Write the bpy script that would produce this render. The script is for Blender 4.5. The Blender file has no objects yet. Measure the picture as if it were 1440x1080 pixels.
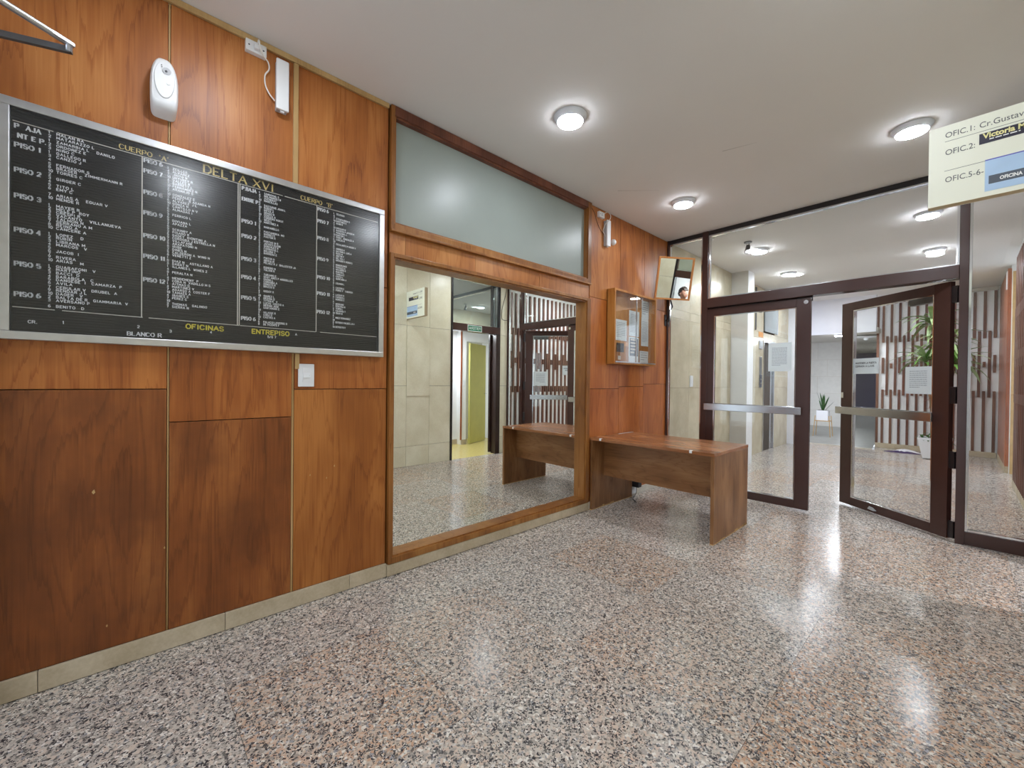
import bpy, bmesh, math, random
from mathutils import Vector, Matrix
random.seed(7)
scene = bpy.context.scene
COL = scene.collection

# ------------------------------------------------------------------ camera
cam_d = bpy.data.cameras.new('camera'); cam = bpy.data.objects.new('camera', cam_d); COL.objects.link(cam)
YAW, PITCH, ROLL = math.radians(47.428), math.radians(-0.427), math.radians(0.609)
fw = Vector((-math.sin(YAW)*math.cos(PITCH), math.cos(YAW)*math.cos(PITCH), math.sin(PITCH)))
rt = Vector((math.cos(YAW), math.sin(YAW), 0)); up = rt.cross(fw)
r2 = rt*math.cos(ROLL)+up*math.sin(ROLL); u2 = up*math.cos(ROLL)-rt*math.sin(ROLL)
mw = Matrix((r2, u2, -fw)).transposed().to_4x4(); mw.translation = (2.552, 0, 1.3)
cam.matrix_world = mw
cam_d.sensor_width = 36; cam_d.lens = 579.3/1440*36; cam_d.clip_start = 0.02; cam_d.clip_end = 100
scene.camera = cam
# ------------------------------------------------------------------ world, exposure
wd = bpy.data.worlds.new('world'); scene.world = wd; wd.use_nodes = True
wd.node_tree.nodes['Background'].inputs[0].default_value = (0.75, 0.82, 0.95, 1)
wd.node_tree.nodes['Background'].inputs[1].default_value = 1.7
LAMP = 80.0
vs = scene.view_settings
vs.view_transform = 'Standard'; vs.look = 'None'; vs.gamma = 1.0; vs.use_curve_mapping = False
vs.exposure = 0.80
H = 3.10; D = 5.04

# ------------------------------------------------------------------ materials
def lin(c):
    return tuple(((v/255)/12.92 if v/255 <= .04045 else ((v/255+.055)/1.055)**2.4) for v in c)+(1,)
MATS = {}
def base(name):
    m = bpy.data.materials.new(name); m.use_nodes = True
    nt = m.node_tree; b = nt.nodes['Principled BSDF']; MATS[name] = m
    return m, nt, b
def N(nt, t, **kw):
    n = nt.nodes.new(t)
    for k, v in kw.items(): setattr(n, k, v)
    return n
def simple(name, rgb, rough=.5, metal=0, var=.06, scale=6, bump=0, bscale=150, spec=None, emit=None):
    m, nt, b = base(name); L = nt.links.new
    b.inputs['Roughness'].default_value = rough; b.inputs['Metallic'].default_value = metal
    if spec is not None: b.inputs['Specular IOR Level'].default_value = spec
    c = lin(rgb)
    if var:
        tc = N(nt, 'ShaderNodeTexCoord'); no = N(nt, 'ShaderNodeTexNoise'); no.inputs['Scale'].default_value = scale; no.inputs['Detail'].default_value = 4
        L(tc.outputs['Object'], no.inputs['Vector'])
        rp = N(nt, 'ShaderNodeValToRGB')
        rp.color_ramp.elements[0].position = .3; rp.color_ramp.elements[1].position = .7
        rp.color_ramp.elements[0].color = tuple(max(0, v*(1-var)) for v in c[:3])+(1,)
        rp.color_ramp.elements[1].color = tuple(min(1, v*(1+var)) for v in c[:3])+(1,)
        L(no.outputs['Fac'], rp.inputs[0]); L(rp.outputs[0], b.inputs['Base Color'])
    else: b.inputs['Base Color'].default_value = c
    if bump:
        tc = N(nt, 'ShaderNodeTexCoord'); no = N(nt, 'ShaderNodeTexNoise'); no.inputs['Scale'].default_value = bscale; no.inputs['Detail'].default_value = 3
        bp = N(nt, 'ShaderNodeBump'); bp.inputs['Strength'].default_value = bump; bp.inputs['Distance'].default_value = .004
        L(tc.outputs['Object'], no.inputs['Vector']); L(no.outputs['Fac'], bp.inputs['Height']); L(bp.outputs[0], b.inputs['Normal'])
    if emit:
        b.inputs['Emission Color'].default_value = lin(emit[0]); b.inputs['Emission Strength'].default_value = emit[1]
    return m
def wood(name, dark, mid, light, rough=.35, axis='Z', bands=34, stain=None, coat=0, wscale=1.0):
    """veneer: stretched noise turned into growth bands plus fine pores, grain along axis"""
    m, nt, b = base(name); L = nt.links.new
    geo = N(nt, 'ShaderNodeNewGeometry'); oi = N(nt, 'ShaderNodeObjectInfo')
    mul = N(nt, 'ShaderNodeVectorMath', operation='SCALE'); comb = N(nt, 'ShaderNodeCombineXYZ')
    for i in range(3): L(oi.outputs['Random'], comb.inputs[i])
    L(comb.outputs[0], mul.inputs[0]); mul.inputs['Scale'].default_value = 31.0
    add = N(nt, 'ShaderNodeVectorMath', operation='ADD'); L(geo.outputs['Position'], add.inputs[0]); L(mul.outputs[0], add.inputs[1])
    def stretched(a, l):
        s = [a*wscale]*3; s['XYZ'.index(axis)] = l*wscale
        v = N(nt, 'ShaderNodeVectorMath', operation='MULTIPLY'); L(add.outputs[0], v.inputs[0]); v.inputs[1].default_value = s
        return v.outputs[0]
    n1 = N(nt, 'ShaderNodeTexNoise'); n1.inputs['Scale'].default_value = 1; n1.inputs['Detail'].default_value = 2.5; n1.inputs['Roughness'].default_value = .45
    L(stretched(2.3, .42), n1.inputs['Vector'])
    m1 = N(nt, 'ShaderNodeMath', operation='MULTIPLY'); m1.inputs[1].default_value = bands; L(n1.outputs['Fac'], m1.inputs[0])
    sn = N(nt, 'ShaderNodeMath', operation='SINE'); L(m1.outputs[0], sn.inputs[0])
    n2 = N(nt, 'ShaderNodeTexNoise'); n2.inputs['Scale'].default_value = 1; n2.inputs['Detail'].default_value = 4
    L(stretched(110, 3.2), n2.inputs['Vector'])
    n3 = N(nt, 'ShaderNodeTexNoise'); n3.inputs['Scale'].default_value = 1; n3.inputs['Detail'].default_value = 3
    L(stretched(4, 1.3), n3.inputs['Vector'])
    a1 = N(nt, 'ShaderNodeMath', operation='MULTIPLY_ADD'); L(sn.outputs[0], a1.inputs[0]); a1.inputs[1].default_value = .05; L(n3.outputs['Fac'], a1.inputs[2])
    a2 = N(nt, 'ShaderNodeMath', operation='MULTIPLY_ADD'); L(n2.outputs['Fac'], a2.inputs[0]); a2.inputs[1].default_value = .34; L(a1.outputs[0], a2.inputs[2])
    # thin dark growth lines following the same field (cathedral figure)
    ml = N(nt, 'ShaderNodeMath', operation='MULTIPLY_ADD'); ml.inputs[1].default_value = bands*.55; L(n1.outputs['Fac'], ml.inputs[0]); L(n2.outputs['Fac'], ml.inputs[2])
    fl_ = N(nt, 'ShaderNodeMath', operation='FRACT'); L(ml.outputs[0], fl_.inputs[0])
    lr = N(nt, 'ShaderNodeMapRange', interpolation_type='SMOOTHSTEP'); lr.inputs[1].default_value = .0; lr.inputs[2].default_value = .34; lr.inputs[3].default_value = -.17; lr.inputs[4].default_value = 0; L(fl_.outputs[0], lr.inputs[0])
    a3 = N(nt, 'ShaderNodeMath', operation='ADD'); L(a2.outputs[0], a3.inputs[0]); L(lr.outputs[0], a3.inputs[1]); a2 = a3
    rp = N(nt, 'ShaderNodeValToRGB'); cr = rp.color_ramp
    cr.elements[0].position = .34; cr.elements[0].color = lin(dark)
    cr.elements[1].position = .92; cr.elements[1].color = lin(light)
    e = cr.elements.new(.66); e.color = lin(mid)
    L(a2.outputs[0], rp.inputs[0]); out = rp.outputs[0]
    if stain:   # worn, stained patches with a shape of their own
        n4 = N(nt, 'ShaderNodeTexNoise'); n4.inputs['Scale'].default_value = 2.3; n4.inputs['Detail'].default_value = 5; n4.inputs['Roughness'].default_value = .6
        L(add.outputs[0], n4.inputs['Vector'])
        r4 = N(nt, 'ShaderNodeValToRGB'); r4.color_ramp.elements[0].position = .42; r4.color_ramp.elements[1].position = .68
        L(n4.outputs['Fac'], r4.inputs[0])
        mx = N(nt, 'ShaderNodeMix', data_type='RGBA', blend_type='MIX'); mf = N(nt, 'ShaderNodeMath', operation='MULTIPLY'); mf.inputs[1].default_value = .55
        L(r4.outputs[0], mf.inputs[0]); L(mf.outputs[0], mx.inputs[0]); L(out, mx.inputs[6]); mx.inputs[7].default_value = lin(stain); out = mx.outputs[2]
    L(out, b.inputs['Base Color']); b.inputs['Roughness'].default_value = rough; b.inputs['Specular IOR Level'].default_value = .4
    if coat: b.inputs['Coat Weight'].default_value = coat; b.inputs['Coat Roughness'].default_value = .12
    bp = N(nt, 'ShaderNodeBump'); bp.inputs['Strength'].default_value = .06; bp.inputs['Distance'].default_value = .002
    L(n2.outputs['Fac'], bp.inputs['Height']); L(bp.outputs[0], b.inputs['Normal'])
    return m
def granite(name, bias=0.0):
    m, nt, b = base(name); L = nt.links.new
    geo = N(nt, 'ShaderNodeNewGeometry'); oi = N(nt, 'ShaderNodeObjectInfo')
    comb = N(nt, 'ShaderNodeCombineXYZ'); mul = N(nt, 'ShaderNodeVectorMath', operation='SCALE'); mul.inputs['Scale'].default_value = 17
    for i in range(3): L(oi.outputs['Random'], comb.inputs[i])
    L(comb.outputs[0], mul.inputs[0])
    add = N(nt, 'ShaderNodeVectorMath', operation='ADD'); L(geo.outputs['Position'], add.inputs[0]); L(mul.outputs[0], add.inputs[1])
    wn = N(nt, 'ShaderNodeTexNoise'); wn.inputs['Scale'].default_value = 60; wn.inputs['Detail'].default_value = 3; L(add.outputs[0], wn.inputs['Vector'])
    sc = N(nt, 'ShaderNodeVectorMath', operation='SCALE'); sc.inputs['Scale'].default_value = .016; L(wn.outputs['Color'], sc.inputs[0])
    ad2 = N(nt, 'ShaderNodeVectorMath', operation='ADD'); L(add.outputs[0], ad2.inputs[0]); L(sc.outputs[0], ad2.inputs[1])
    v1 = N(nt, 'ShaderNodeTexVoronoi'); v1.inputs['Scale'].default_value = 105; L(ad2.outputs[0], v1.inputs['Vector'])
    v2 = N(nt, 'ShaderNodeTexVoronoi'); v2.inputs['Scale'].default_value = 215; L(ad2.outputs[0], v2.inputs['Vector'])
    s1 = N(nt, 'ShaderNodeSeparateColor'); L(v1.outputs['Color'], s1.inputs[0])
    s2 = N(nt, 'ShaderNodeSeparateColor'); L(v2.outputs['Color'], s2.inputs[0])
    def ramp(stops):
        rp = N(nt, 'ShaderNodeValToRGB'); cr = rp.color_ramp; cr.interpolation = 'CONSTANT'
        cr.elements[0].position = 0; cr.elements[0].color = lin(stops[0][1])
        cr.elements[1].position = stops[1][0]; cr.elements[1].color = lin(stops[1][1])
        for p, c in stops[2:]: cr.elements.new(p).color = lin(c)
        return rp
    pink = ramp([(0, (112, 104, 98)), (.08, (164, 152, 142)), (.24, (196, 180, 164)), (.42, (198, 158, 130)), (.60, (208, 182, 160)), (.80, (226, 218, 206)), (.92, (160, 158, 160))])
    grey = ramp([(0, (116, 112, 108)), (.10, (170, 162, 154)), (.30, (202, 194, 184)), (.50, (210, 194, 180)), (.70, (192, 182, 172)), (.85, (232, 226, 218)), (.95, (152, 152, 154))])
    L(s1.outputs[0], pink.inputs[0]); L(s1.outputs[0], grey.inputs[0])
    hs = N(nt, 'ShaderNodeMath', operation='MULTIPLY'); hs.inputs[1].default_value = 7.31; L(oi.outputs['Random'], hs.inputs[0])
    fr = N(nt, 'ShaderNodeMath', operation='FRACT'); L(hs.outputs[0], fr.inputs[0])
    big = N(nt, 'ShaderNodeTexNoise'); big.inputs['Scale'].default_value = 2.2; big.inputs['Detail'].default_value = 2; L(add.outputs[0], big.inputs['Vector'])
    ms = N(nt, 'ShaderNodeMath', operation='ADD'); L(fr.outputs[0], ms.inputs[0]); L(big.outputs['Fac'], ms.inputs[1])
    mr = N(nt, 'ShaderNodeMapRange'); mr.inputs[1].default_value = .6+bias; mr.inputs[2].default_value = 1.4+bias; L(ms.outputs[0], mr.inputs[0])
    mx = N(nt, 'ShaderNodeMix', data_type='RGBA'); L(mr.outputs[0], mx.inputs[0]); L(grey.outputs[0], mx.inputs[6]); L(pink.outputs[0], mx.inputs[7])
    # dark mica flecks clustered between the grains
    cl = N(nt, 'ShaderNodeTexNoise'); cl.inputs['Scale'].default_value = 48; cl.inputs['Detail'].default_value = 2; L(add.outputs[0], cl.inputs['Vector'])
    th = N(nt, 'ShaderNodeMapRange'); th.inputs[1].default_value = .42; th.inputs[2].default_value = .66; th.inputs[3].default_value = .05; th.inputs[4].default_value = .46; L(cl.outputs['Fac'], th.inputs[0])
    lt = N(nt, 'ShaderNodeMath', operation='LESS_THAN'); L(s2.outputs[1], lt.inputs[0]); L(th.outputs[0], lt.inputs[1])
    dk = N(nt, 'ShaderNodeMix', data_type='RGBA'); L(lt.outputs[0], dk.inputs[0]); L(mx.outputs[2], dk.inputs[6]); dk.inputs[7].default_value = lin((62, 60, 64))
    L(dk.outputs[2], b.inputs['Base Color'])
    b.inputs['Roughness'].default_value = .17; b.inputs['Specular IOR Level'].default_value = .55
    rn = N(nt, 'ShaderNodeTexNoise'); rn.inputs['Scale'].default_value = 1.6; rn.inputs['Detail'].default_value = 4; L(geo.outputs['Position'], rn.inputs['Vector'])
    rr = N(nt, 'ShaderNodeMapRange'); rr.inputs[1].default_value = .35; rr.inputs[2].default_value = .7; rr.inputs[3].default_value = .15; rr.inputs[4].default_value = .26; L(rn.outputs['Fac'], rr.inputs[0]); L(rr.outputs[0], b.inputs['Roughness'])
    return m
def stone(name, a, c, rough=.32, scale=3.0):
    m, nt, b = base(name); L = nt.links.new
    geo = N(nt, 'ShaderNodeNewGeometry'); oi = N(nt, 'ShaderNodeObjectInfo')
    comb = N(nt, 'ShaderNodeCombineXYZ'); mul = N(nt, 'ShaderNodeVectorMath', operation='SCALE'); mul.inputs['Scale'].default_value = 13
    for i in range(3): L(oi.outputs['Random'], comb.inputs[i])
    L(comb.outputs[0], mul.inputs[0]); add = N(nt, 'ShaderNodeVectorMath', operation='ADD'); L(geo.outputs['Position'], add.inputs[0]); L(mul.outputs[0], add.inputs[1])
    n1 = N(nt, 'ShaderNodeTexNoise'); n1.inputs['Scale'].default_value = scale; n1.inputs['Detail'].default_value = 7; n1.inputs['Roughness'].default_value = .62; L(add.outputs[0], n1.inputs['Vector'])
    n2 = N(nt, 'ShaderNodeTexNoise'); n2.inputs['Scale'].default_value = 70; n2.inputs['Detail'].default_value = 2; L(add.outputs[0], n2.inputs['Vector'])
    ma = N(nt, 'ShaderNodeMath', operation='MULTIPLY_ADD'); L(n2.outputs['Fac'], ma.inputs[0]); ma.inputs[1].default_value = .35; L(n1.outputs['Fac'], ma.inputs[2])
    rp = N(nt, 'ShaderNodeValToRGB'); rp.color_ramp.elements[0].position = .5; rp.color_ramp.elements[1].position = .88
    rp.color_ramp.elements[0].color = lin(a); rp.color_ramp.elements[1].color = lin(c)
    L(ma.outputs[0], rp.inputs[0]); L(rp.outputs[0], b.inputs['Base Color']); b.inputs['Roughness'].default_value = rough
    return m
def clear_glass(name, tint=(1, 1, 1), haze=0, haze_col=(200, 205, 205), rough=0.0):
    m, nt, b = base(name); L = nt.links.new; nt.nodes.remove(b)
    out = nt.nodes['Material Output']
    tr = N(nt, 'ShaderNodeBsdfTransparent'); tr.inputs[0].default_value = tint+(1,)
    gl = N(nt, 'ShaderNodeBsdfGlossy'); gl.inputs['Roughness'].default_value = rough
    geo = N(nt, 'ShaderNodeNewGeometry'); mr = N(nt, 'ShaderNodeMapRange'); mr.inputs[3].default_value = 1.5; mr.inputs[4].default_value = 1/1.5
    L(geo.outputs['Backfacing'], mr.inputs[0]); fr = N(nt, 'ShaderNodeFresnel'); L(mr.outputs[0], fr.inputs['IOR'])
    mx = N(nt, 'ShaderNodeMixShader'); L(fr.outputs[0], mx.inputs[0]); L(tr.outputs[0], mx.inputs[1]); L(gl.outputs[0], mx.inputs[2])
    last = mx
    if haze:
        df = N(nt, 'ShaderNodeBsdfDiffuse'); df.inputs[0].default_value = lin(haze_col)
        m2 = N(nt, 'ShaderNodeMixShader'); m2.inputs[0].default_value = haze; L(mx.outputs[0], m2.inputs[1]); L(df.outputs[0], m2.inputs[2]); last = m2
    L(last.outputs[0], out.inputs['Surface'])
    return m
def mirror_mat(name, col, rough=0.0, haze=0, haze_col=(150, 165, 165)):
    m, nt, b = base(name); L = nt.links.new; nt.nodes.remove(b); out = nt.nodes['Material Output']
    gl = N(nt, 'ShaderNodeBsdfGlossy'); gl.inputs['Roughness'].default_value = rough; gl.inputs[0].default_value = lin(col); last = gl
    if haze:
        df = N(nt, 'ShaderNodeBsdfDiffuse'); df.inputs[0].default_value = lin(haze_col)
        tc = N(nt, 'ShaderNodeTexCoord'); no = N(nt, 'ShaderNodeTexNoise'); no.inputs['Scale'].default_value = 2.0; no.inputs['Detail'].default_value = 5
        mp = N(nt, 'ShaderNodeMapping'); mp.inputs['Scale'].default_value = (1, 3.0, .6); L(tc.outputs['Object'], mp.inputs[0]); L(mp.outputs[0], no.inputs['Vector'])
        mr = N(nt, 'ShaderNodeMapRange'); mr.inputs[1].default_value = .3; mr.inputs[2].default_value = .75; mr.inputs[3].default_value = haze*.85; mr.inputs[4].default_value = haze*1.15; L(no.outputs['Fac'], mr.inputs[0])
        mx = N(nt, 'ShaderNodeMixShader'); L(mr.outputs[0], mx.inputs[0]); L(gl.outputs[0], mx.inputs[1]); L(df.outputs[0], mx.inputs[2]); last = mx
    L(last.outputs[0], out.inputs['Surface']); return m

granite('granite'); granite('granite_grey', .7)
wood('veneer_upper', (126, 68, 28), (168, 101, 47), (194, 130, 70), rough=.42)
wood('veneer_mid', (120, 64, 26), (158, 90, 40), (188, 118, 58), rough=.34)
wood('veneer_lower', (104, 56, 24), (138, 78, 36), (170, 104, 52), rough=.34, stain=(92, 52, 28))
wood('veneer_lower_light', (120, 66, 26), (156, 92, 40), (184, 118, 58), rough=.34)
wood('veneer_red', (136, 70, 28), (172, 98, 44), (194, 122, 62), rough=.32)
wood('veneer_rail', (144, 84, 40), (178, 114, 60), (200, 140, 84), rough=.30)
wood('frame_wood', (112, 66, 28), (148, 96, 46), (176, 124, 68), rough=.34, bands=20)
wood('frame_wood_dark', (84, 46, 32), (112, 66, 48), (140, 88, 64), rough=.4, bands=20)
wood('pale_strip', (166, 132, 84), (190, 156, 104), (206, 174, 122), rough=.5, bands=10)
wood('desk_wood', (108, 72, 42), (138, 96, 60), (160, 118, 80), rough=.34, axis='Z', bands=26, wscale=1.6)
wood('desk_top_wood', (126, 78, 46), (154, 100, 62), (174, 122, 82), rough=.24, axis='X', bands=26, wscale=1.6)
wood('desk_front_wood', (112, 74, 42), (142, 98, 60), (164, 120, 80), rough=.34, axis='X', bands=40, wscale=1.4)
wood('slat_wood', (82, 50, 39), (108, 68, 53), (132, 90, 72), rough=.38, bands=14)
wood('slat_board', (122, 62, 36), (158, 88, 54), (184, 112, 74), rough=.3, bands=20)
wood('cabinet_wood', (150, 92, 34), (184, 122, 56), (206, 148, 80), rough=.4, bands=18)
wood('mirror_frame_wood', (170, 104, 50), (196, 130, 70), (212, 150, 92), rough=.4, bands=18)
stone('stone_cream', (226, 220, 192), (244, 240, 218))
stone('stone_hall', (192, 182, 156), (218, 208, 182), rough=.26)
stone('stone_base', (180, 164, 136), (206, 192, 166), rough=.5, scale=6)
stone('stone_base_white', (196, 190, 176), (222, 216, 202), rough=.45, scale=6)
simple('ceiling_paint', (232, 230, 228), .8, var=.02, scale=1.2, bump=.02, bscale=260)
simple('plaster_white', (242, 243, 244), .7, var=.02)
simple('plaster_grey', (206, 202, 194), .75, var=.03)
simple('plaster_brick', (214, 212, 206), .8, var=.04, scale=12)
simple('passage_tile', (150, 150, 146), .3, var=.08, scale=8)
simple('lodge_tile', (206, 188, 120), .22, var=.08, scale=25)
simple('grout', (84, 78, 72), .9, var=.05)
simple('dark_core', (52, 36, 26), .8, var=.05)
simple('brown_paint', (70, 46, 41), .22, var=.05, bump=.10, bscale=300)
simple('brown_paint_dark', (54, 38, 34), .26, var=.05, bump=.10, bscale=300)
simple('black_frame', (34, 30, 32), .3, var=.03)
simple('aluminium', (206, 208, 212), .28, metal=1, var=.05, scale=20)
simple('chrome', (225, 228, 232), .10, metal=1, var=.02)
simple('steel', (190, 192, 196), .22, metal=1, var=.06, scale=8)
simple('steel_dark', (120, 120, 122), .35, metal=1, var=.05)
simple('plastic_white', (232, 234, 236), .38, var=.01)
simple('plastic_grey', (180, 182, 186), .45, var=.02)
simple('plastic_dark', (40, 40, 44), .45, var=.03)
simple('socket_hole', (70, 72, 76), .6, var=0)
simple('cable_white', (230, 226, 220), .45, var=.02)
simple('cable_black', (24, 24, 26), .5, var=.02)
simple('paper', (228, 238, 240), .75, var=.01)
def thin_paper(name, rgb):
    m, nt, b = base(name); nt.nodes.remove(b); L = nt.links.new
    tc = N(nt, 'ShaderNodeTexCoord'); no = N(nt, 'ShaderNodeTexNoise'); no.inputs['Scale'].default_value = 14
    rp = N(nt, 'ShaderNodeValToRGB'); rp.color_ramp.elements[0].color = tuple(v*.97 for v in lin(rgb)[:3])+(1,); rp.color_ramp.elements[1].color = lin(rgb)
    L(tc.outputs['Object'], no.inputs['Vector']); L(no.outputs['Fac'], rp.inputs[0])
    d = N(nt, 'ShaderNodeBsdfDiffuse'); t = N(nt, 'ShaderNodeBsdfTranslucent'); mx = N(nt, 'ShaderNodeMixShader'); mx.inputs[0].default_value = .42
    L(rp.outputs[0], d.inputs[0]); L(rp.outputs[0], t.inputs[0]); L(d.outputs[0], mx.inputs[1]); L(t.outputs[0], mx.inputs[2]); L(mx.outputs[0], nt.nodes['Material Output'].inputs[0])
thin_paper('paper_thin', (240, 246, 248))
simple('paper_cream', (230, 226, 214), .75, var=.01)
simple('ink', (60, 64, 72), .8, var=0)
simple('ink_soft', (150, 158, 168), .8, var=0)
simple('sign_cream', (236, 238, 222), .42, var=.01)
simple('sign_edge', (196, 178, 144), .5, var=.02)
simple('sign_navy', (38, 36, 56), .5, var=.02)
simple('sign_slate', (84, 92, 104), .5, var=.02)
simple('sign_blue', (178, 206, 236), .45, var=.05, scale=10)
simple('sign_violet', (92, 92, 190), .5, var=.02)
simple('sign_text', (96, 98, 100), .6, var=0)
simple('text_yellow', (232, 226, 160), .6, var=0)
simple('text_white', (240, 242, 242), .55, var=0)
simple('letters_white', (244, 244, 244), .5, var=0, emit=None)
simple('letters_gold', (228, 202, 122), .4, var=0)
simple('letters_yellow', (226, 210, 60), .5, var=0)
simple('board_rule', (214, 208, 196), .5, var=0)
simple('sign_green', (8, 122, 84), .5, var=.02)
simple('door_olive', (196, 190, 108), .5, var=.04)
simple('navy_paint', (62, 62, 108), .5, var=.05)
simple('lilac_wall', (234, 236, 244), .7, var=.02)
simple('grey_panel', (150, 158, 160), .3, var=.03)
simple('orange_plate', (226, 160, 92), .5, var=.05)
simple('pot_white', (240, 242, 246), .35, var=.02)
simple('soil', (60, 44, 34), .9, var=.2, scale=40)
simple('bark', (122, 96, 70), .8, var=.2, scale=30, bump=.3, bscale=60)
simple('leaf_green', (96, 138, 62), .45, var=.25, scale=9)
simple('leaf_pale', (150, 172, 120), .45, var=.25, scale=9)
simple('leaf_dark', (52, 88, 44), .5, var=.3, scale=20)
simple('leaf_red', (150, 62, 66), .5, var=.3, scale=12)
simple('cloth_white', (226, 222, 226), .9, var=.06, scale=30)
simple('cloth_purple', (70, 52, 92), .9, var=.1, scale=30)
simple('skin', (206, 152, 130), .5, var=.04)
simple('hair', (46, 32, 26), .55, var=.2, scale=60)
simple('shirt_black', (30, 30, 34), .8, var=.1)
simple('trousers_blue', (48, 54, 72), .85, var=.1)
simple('pine', (200, 164, 110), .6, var=.1, scale=12)
simple('stainless_strip', (214, 216, 222), .18, metal=1, var=.04)
clear_glass('glass', (.955, .97, .965))
clear_glass('glass_cabinet', (.98, .985, .985), haze=.01)
clear_glass('glass_board', (.96, .97, .98), rough=.20)
mirror_mat('mirror', (250, 253, 248))
mirror_mat('mirror_small', (236, 240, 234))
simple('mirror_hazy', (150, 159, 153), .36, var=.05, scale=2.2, spec=.45)
mirror_mat('mirror_transom', (206, 216, 212), rough=.01, haze=.18, haze_col=(176, 190, 190))
simple('dark_glass', (24, 30, 38), .08, var=.05)
def lamp_mat(name, strength, col=(240, 246, 255)):
    m, nt, b = base(name); nt.nodes.remove(b); e = N(nt, 'ShaderNodeEmission'); e.inputs[0].default_value = lin(col); e.inputs[1].default_value = strength
    nt.links.new(e.outputs[0], nt.nodes['Material Output'].inputs[0])
lamp_mat('lamp_face', LAMP)
lamp_mat('lamp_lodge', 260)
lamp_mat('lamp_hall', 170)
lamp_mat('lamp_passage', 170)
simple('lamp_body', (226, 230, 238), .4, var=.01)
def board_mat():
    m, nt, b = base('letterboard'); L = nt.links.new
    tc = N(nt, 'ShaderNodeTexCoord'); wv = N(nt, 'ShaderNodeTexWave', wave_type='BANDS', bands_direction='Z'); wv.inputs['Scale'].default_value = 28
    L(tc.outputs['Object'], wv.inputs['Vector']); bp = N(nt, 'ShaderNodeBump'); bp.inputs['Strength'].default_value = .5; bp.inputs['Distance'].default_value = .003
    L(wv.outputs['Fac'], bp.inputs['Height']); L(bp.outputs[0], b.inputs['Normal'])
    rp = N(nt, 'ShaderNodeValToRGB'); rp.color_ramp.elements[0].color = lin((12, 12, 14)); rp.color_ramp.elements[1].color = lin((26, 26, 28)); L(wv.outputs['Fac'], rp.inputs[0]); L(rp.outputs[0], b.inputs['Base Color'])
    b.inputs['Roughness'].default_value = .7; b.inputs['Specular IOR Level'].default_value = .15
board_mat()

# ------------------------------------------------------------------ mesh helpers
class MB:
    def __init__(s): s.v = []; s.f = []; s.bev = 0
    def box(s, x0, x1, y0, y1, z0, z1, rot=None, c=None):
        o = len(s.v); P = [(x, y, z) for z in (z0, z1) for y in (y0, y1) for x in (x0, x1)]
        if rot is not None: P = [tuple(rot @ (Vector(p)-Vector(c))+Vector(c)) for p in P]
        s.v += P
        for q in ((0, 2, 3, 1), (4, 5, 7, 6), (0, 1, 5, 4), (2, 6, 7, 3), (0, 4, 6, 2), (1, 3, 7, 5)): s.f.append(tuple(o+i for i in q))
        return s
    def quad(s, a, b, c, d): o = len(s.v); s.v += [tuple(a), tuple(b), tuple(c), tuple(d)]; s.f.append((o, o+1, o+2, o+3)); return s
    def lathe(s, prof, n=24, c=(0, 0, 0), axis='Z', cap=True):
        """prof: list of (radius, height)"""
        o = len(s.v)
        for r, h in prof:
            for i in range(n):
                a = 2*math.pi*i/n; p = (r*math.cos(a), r*math.sin(a), h)
                if axis == 'X': p = (p[2], p[0], p[1])
                if axis == 'Y': p = (p[1], p[2], p[0])
                s.v.append((p[0]+c[0], p[1]+c[1], p[2]+c[2]))
        for k in range(len(prof)-1):
            for i in range(n):
                j = (i+1) % n; s.f.append((o+k*n+i, o+k*n+j, o+(k+1)*n+j, o+(k+1)*n+i))
        if cap:
            s.f.append(tuple(o+i for i in reversed(range(n)))); s.f.append(tuple(o+(len(prof)-1)*n+i for i in range(n)))
        return s
    def tube(s, path, r, n=8, cap=True):
        path = [Vector(p) for p in path]; rs = r if isinstance(r, (list, tuple)) else [r]*len(path)
        o = len(s.v); prev = None
        for k, p in enumerate(path):
            t = (path[min(k+1, len(path)-1)]-path[max(k-1, 0)]).normalized()
            if prev is None: a = t.orthogonal().normalized()
            else: a = (prev-t*prev.dot(t)).normalized()
            prev = a; b = t.cross(a)
            for i in range(n):
                an = 2*math.pi*i/n; s.v.append(tuple(p+(a*math.cos(an)+b*math.sin(an))*rs[k]))
        for k in range(len(path)-1):
            for i in range(n):
                j = (i+1) % n; s.f.append((o+k*n+i, o+k*n+j, o+(k+1)*n+j, o+(k+1)*n+i))
        if cap: s.f.append(tuple(o+i for i in reversed(range(n)))); s.f.append(tuple(o+(len(path)-1)*n+i for i in range(n)))
        return s
    def prism(s, poly, axis, a, b):
        """poly of 2D points in the two other axes, extruded from a to b along axis"""
        o = len(s.v); n = len(poly)
        for h in (a, b):
            for p in poly:
                s.v.append({'X': (h, p[0], p[1]), 'Y': (p[0], h, p[1]), 'Z': (p[0], p[1], h)}[axis])
        s.f.append(tuple(o+i for i in range(n))); s.f.append(tuple(o+n+i for i in reversed(range(n))))
        for i in range(n): j = (i+1) % n; s.f.append((o+i, o+n+i, o+n+j, o+j))
        return s
    def mesh(s, name, bevel=0, smooth=False, fixn=True):
        me = bpy.data.meshes.new(name); me.from_pydata(s.v, [], s.f)
        bm = bmesh.new(); bm.from_mesh(me)
        if fixn: bmesh.ops.recalc_face_normals(bm, faces=bm.faces)
        if bevel: bmesh.ops.bevel(bm, geom=list(bm.edges), offset=bevel, segments=2, affect='EDGES', profile=.6)
        bm.to_mesh(me); bm.free()
        if smooth:
            for p in me.polygons: p.use_smooth = True
            if hasattr(me, 'set_sharp_from_angle'): me.set_sharp_from_angle(angle=math.radians(40))
        return me
def pm(o):
    m = Matrix.Translation(o.location) @ o.rotation_euler.to_matrix().to_4x4()
    return pm(o.parent) @ m if o.parent else m
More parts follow.
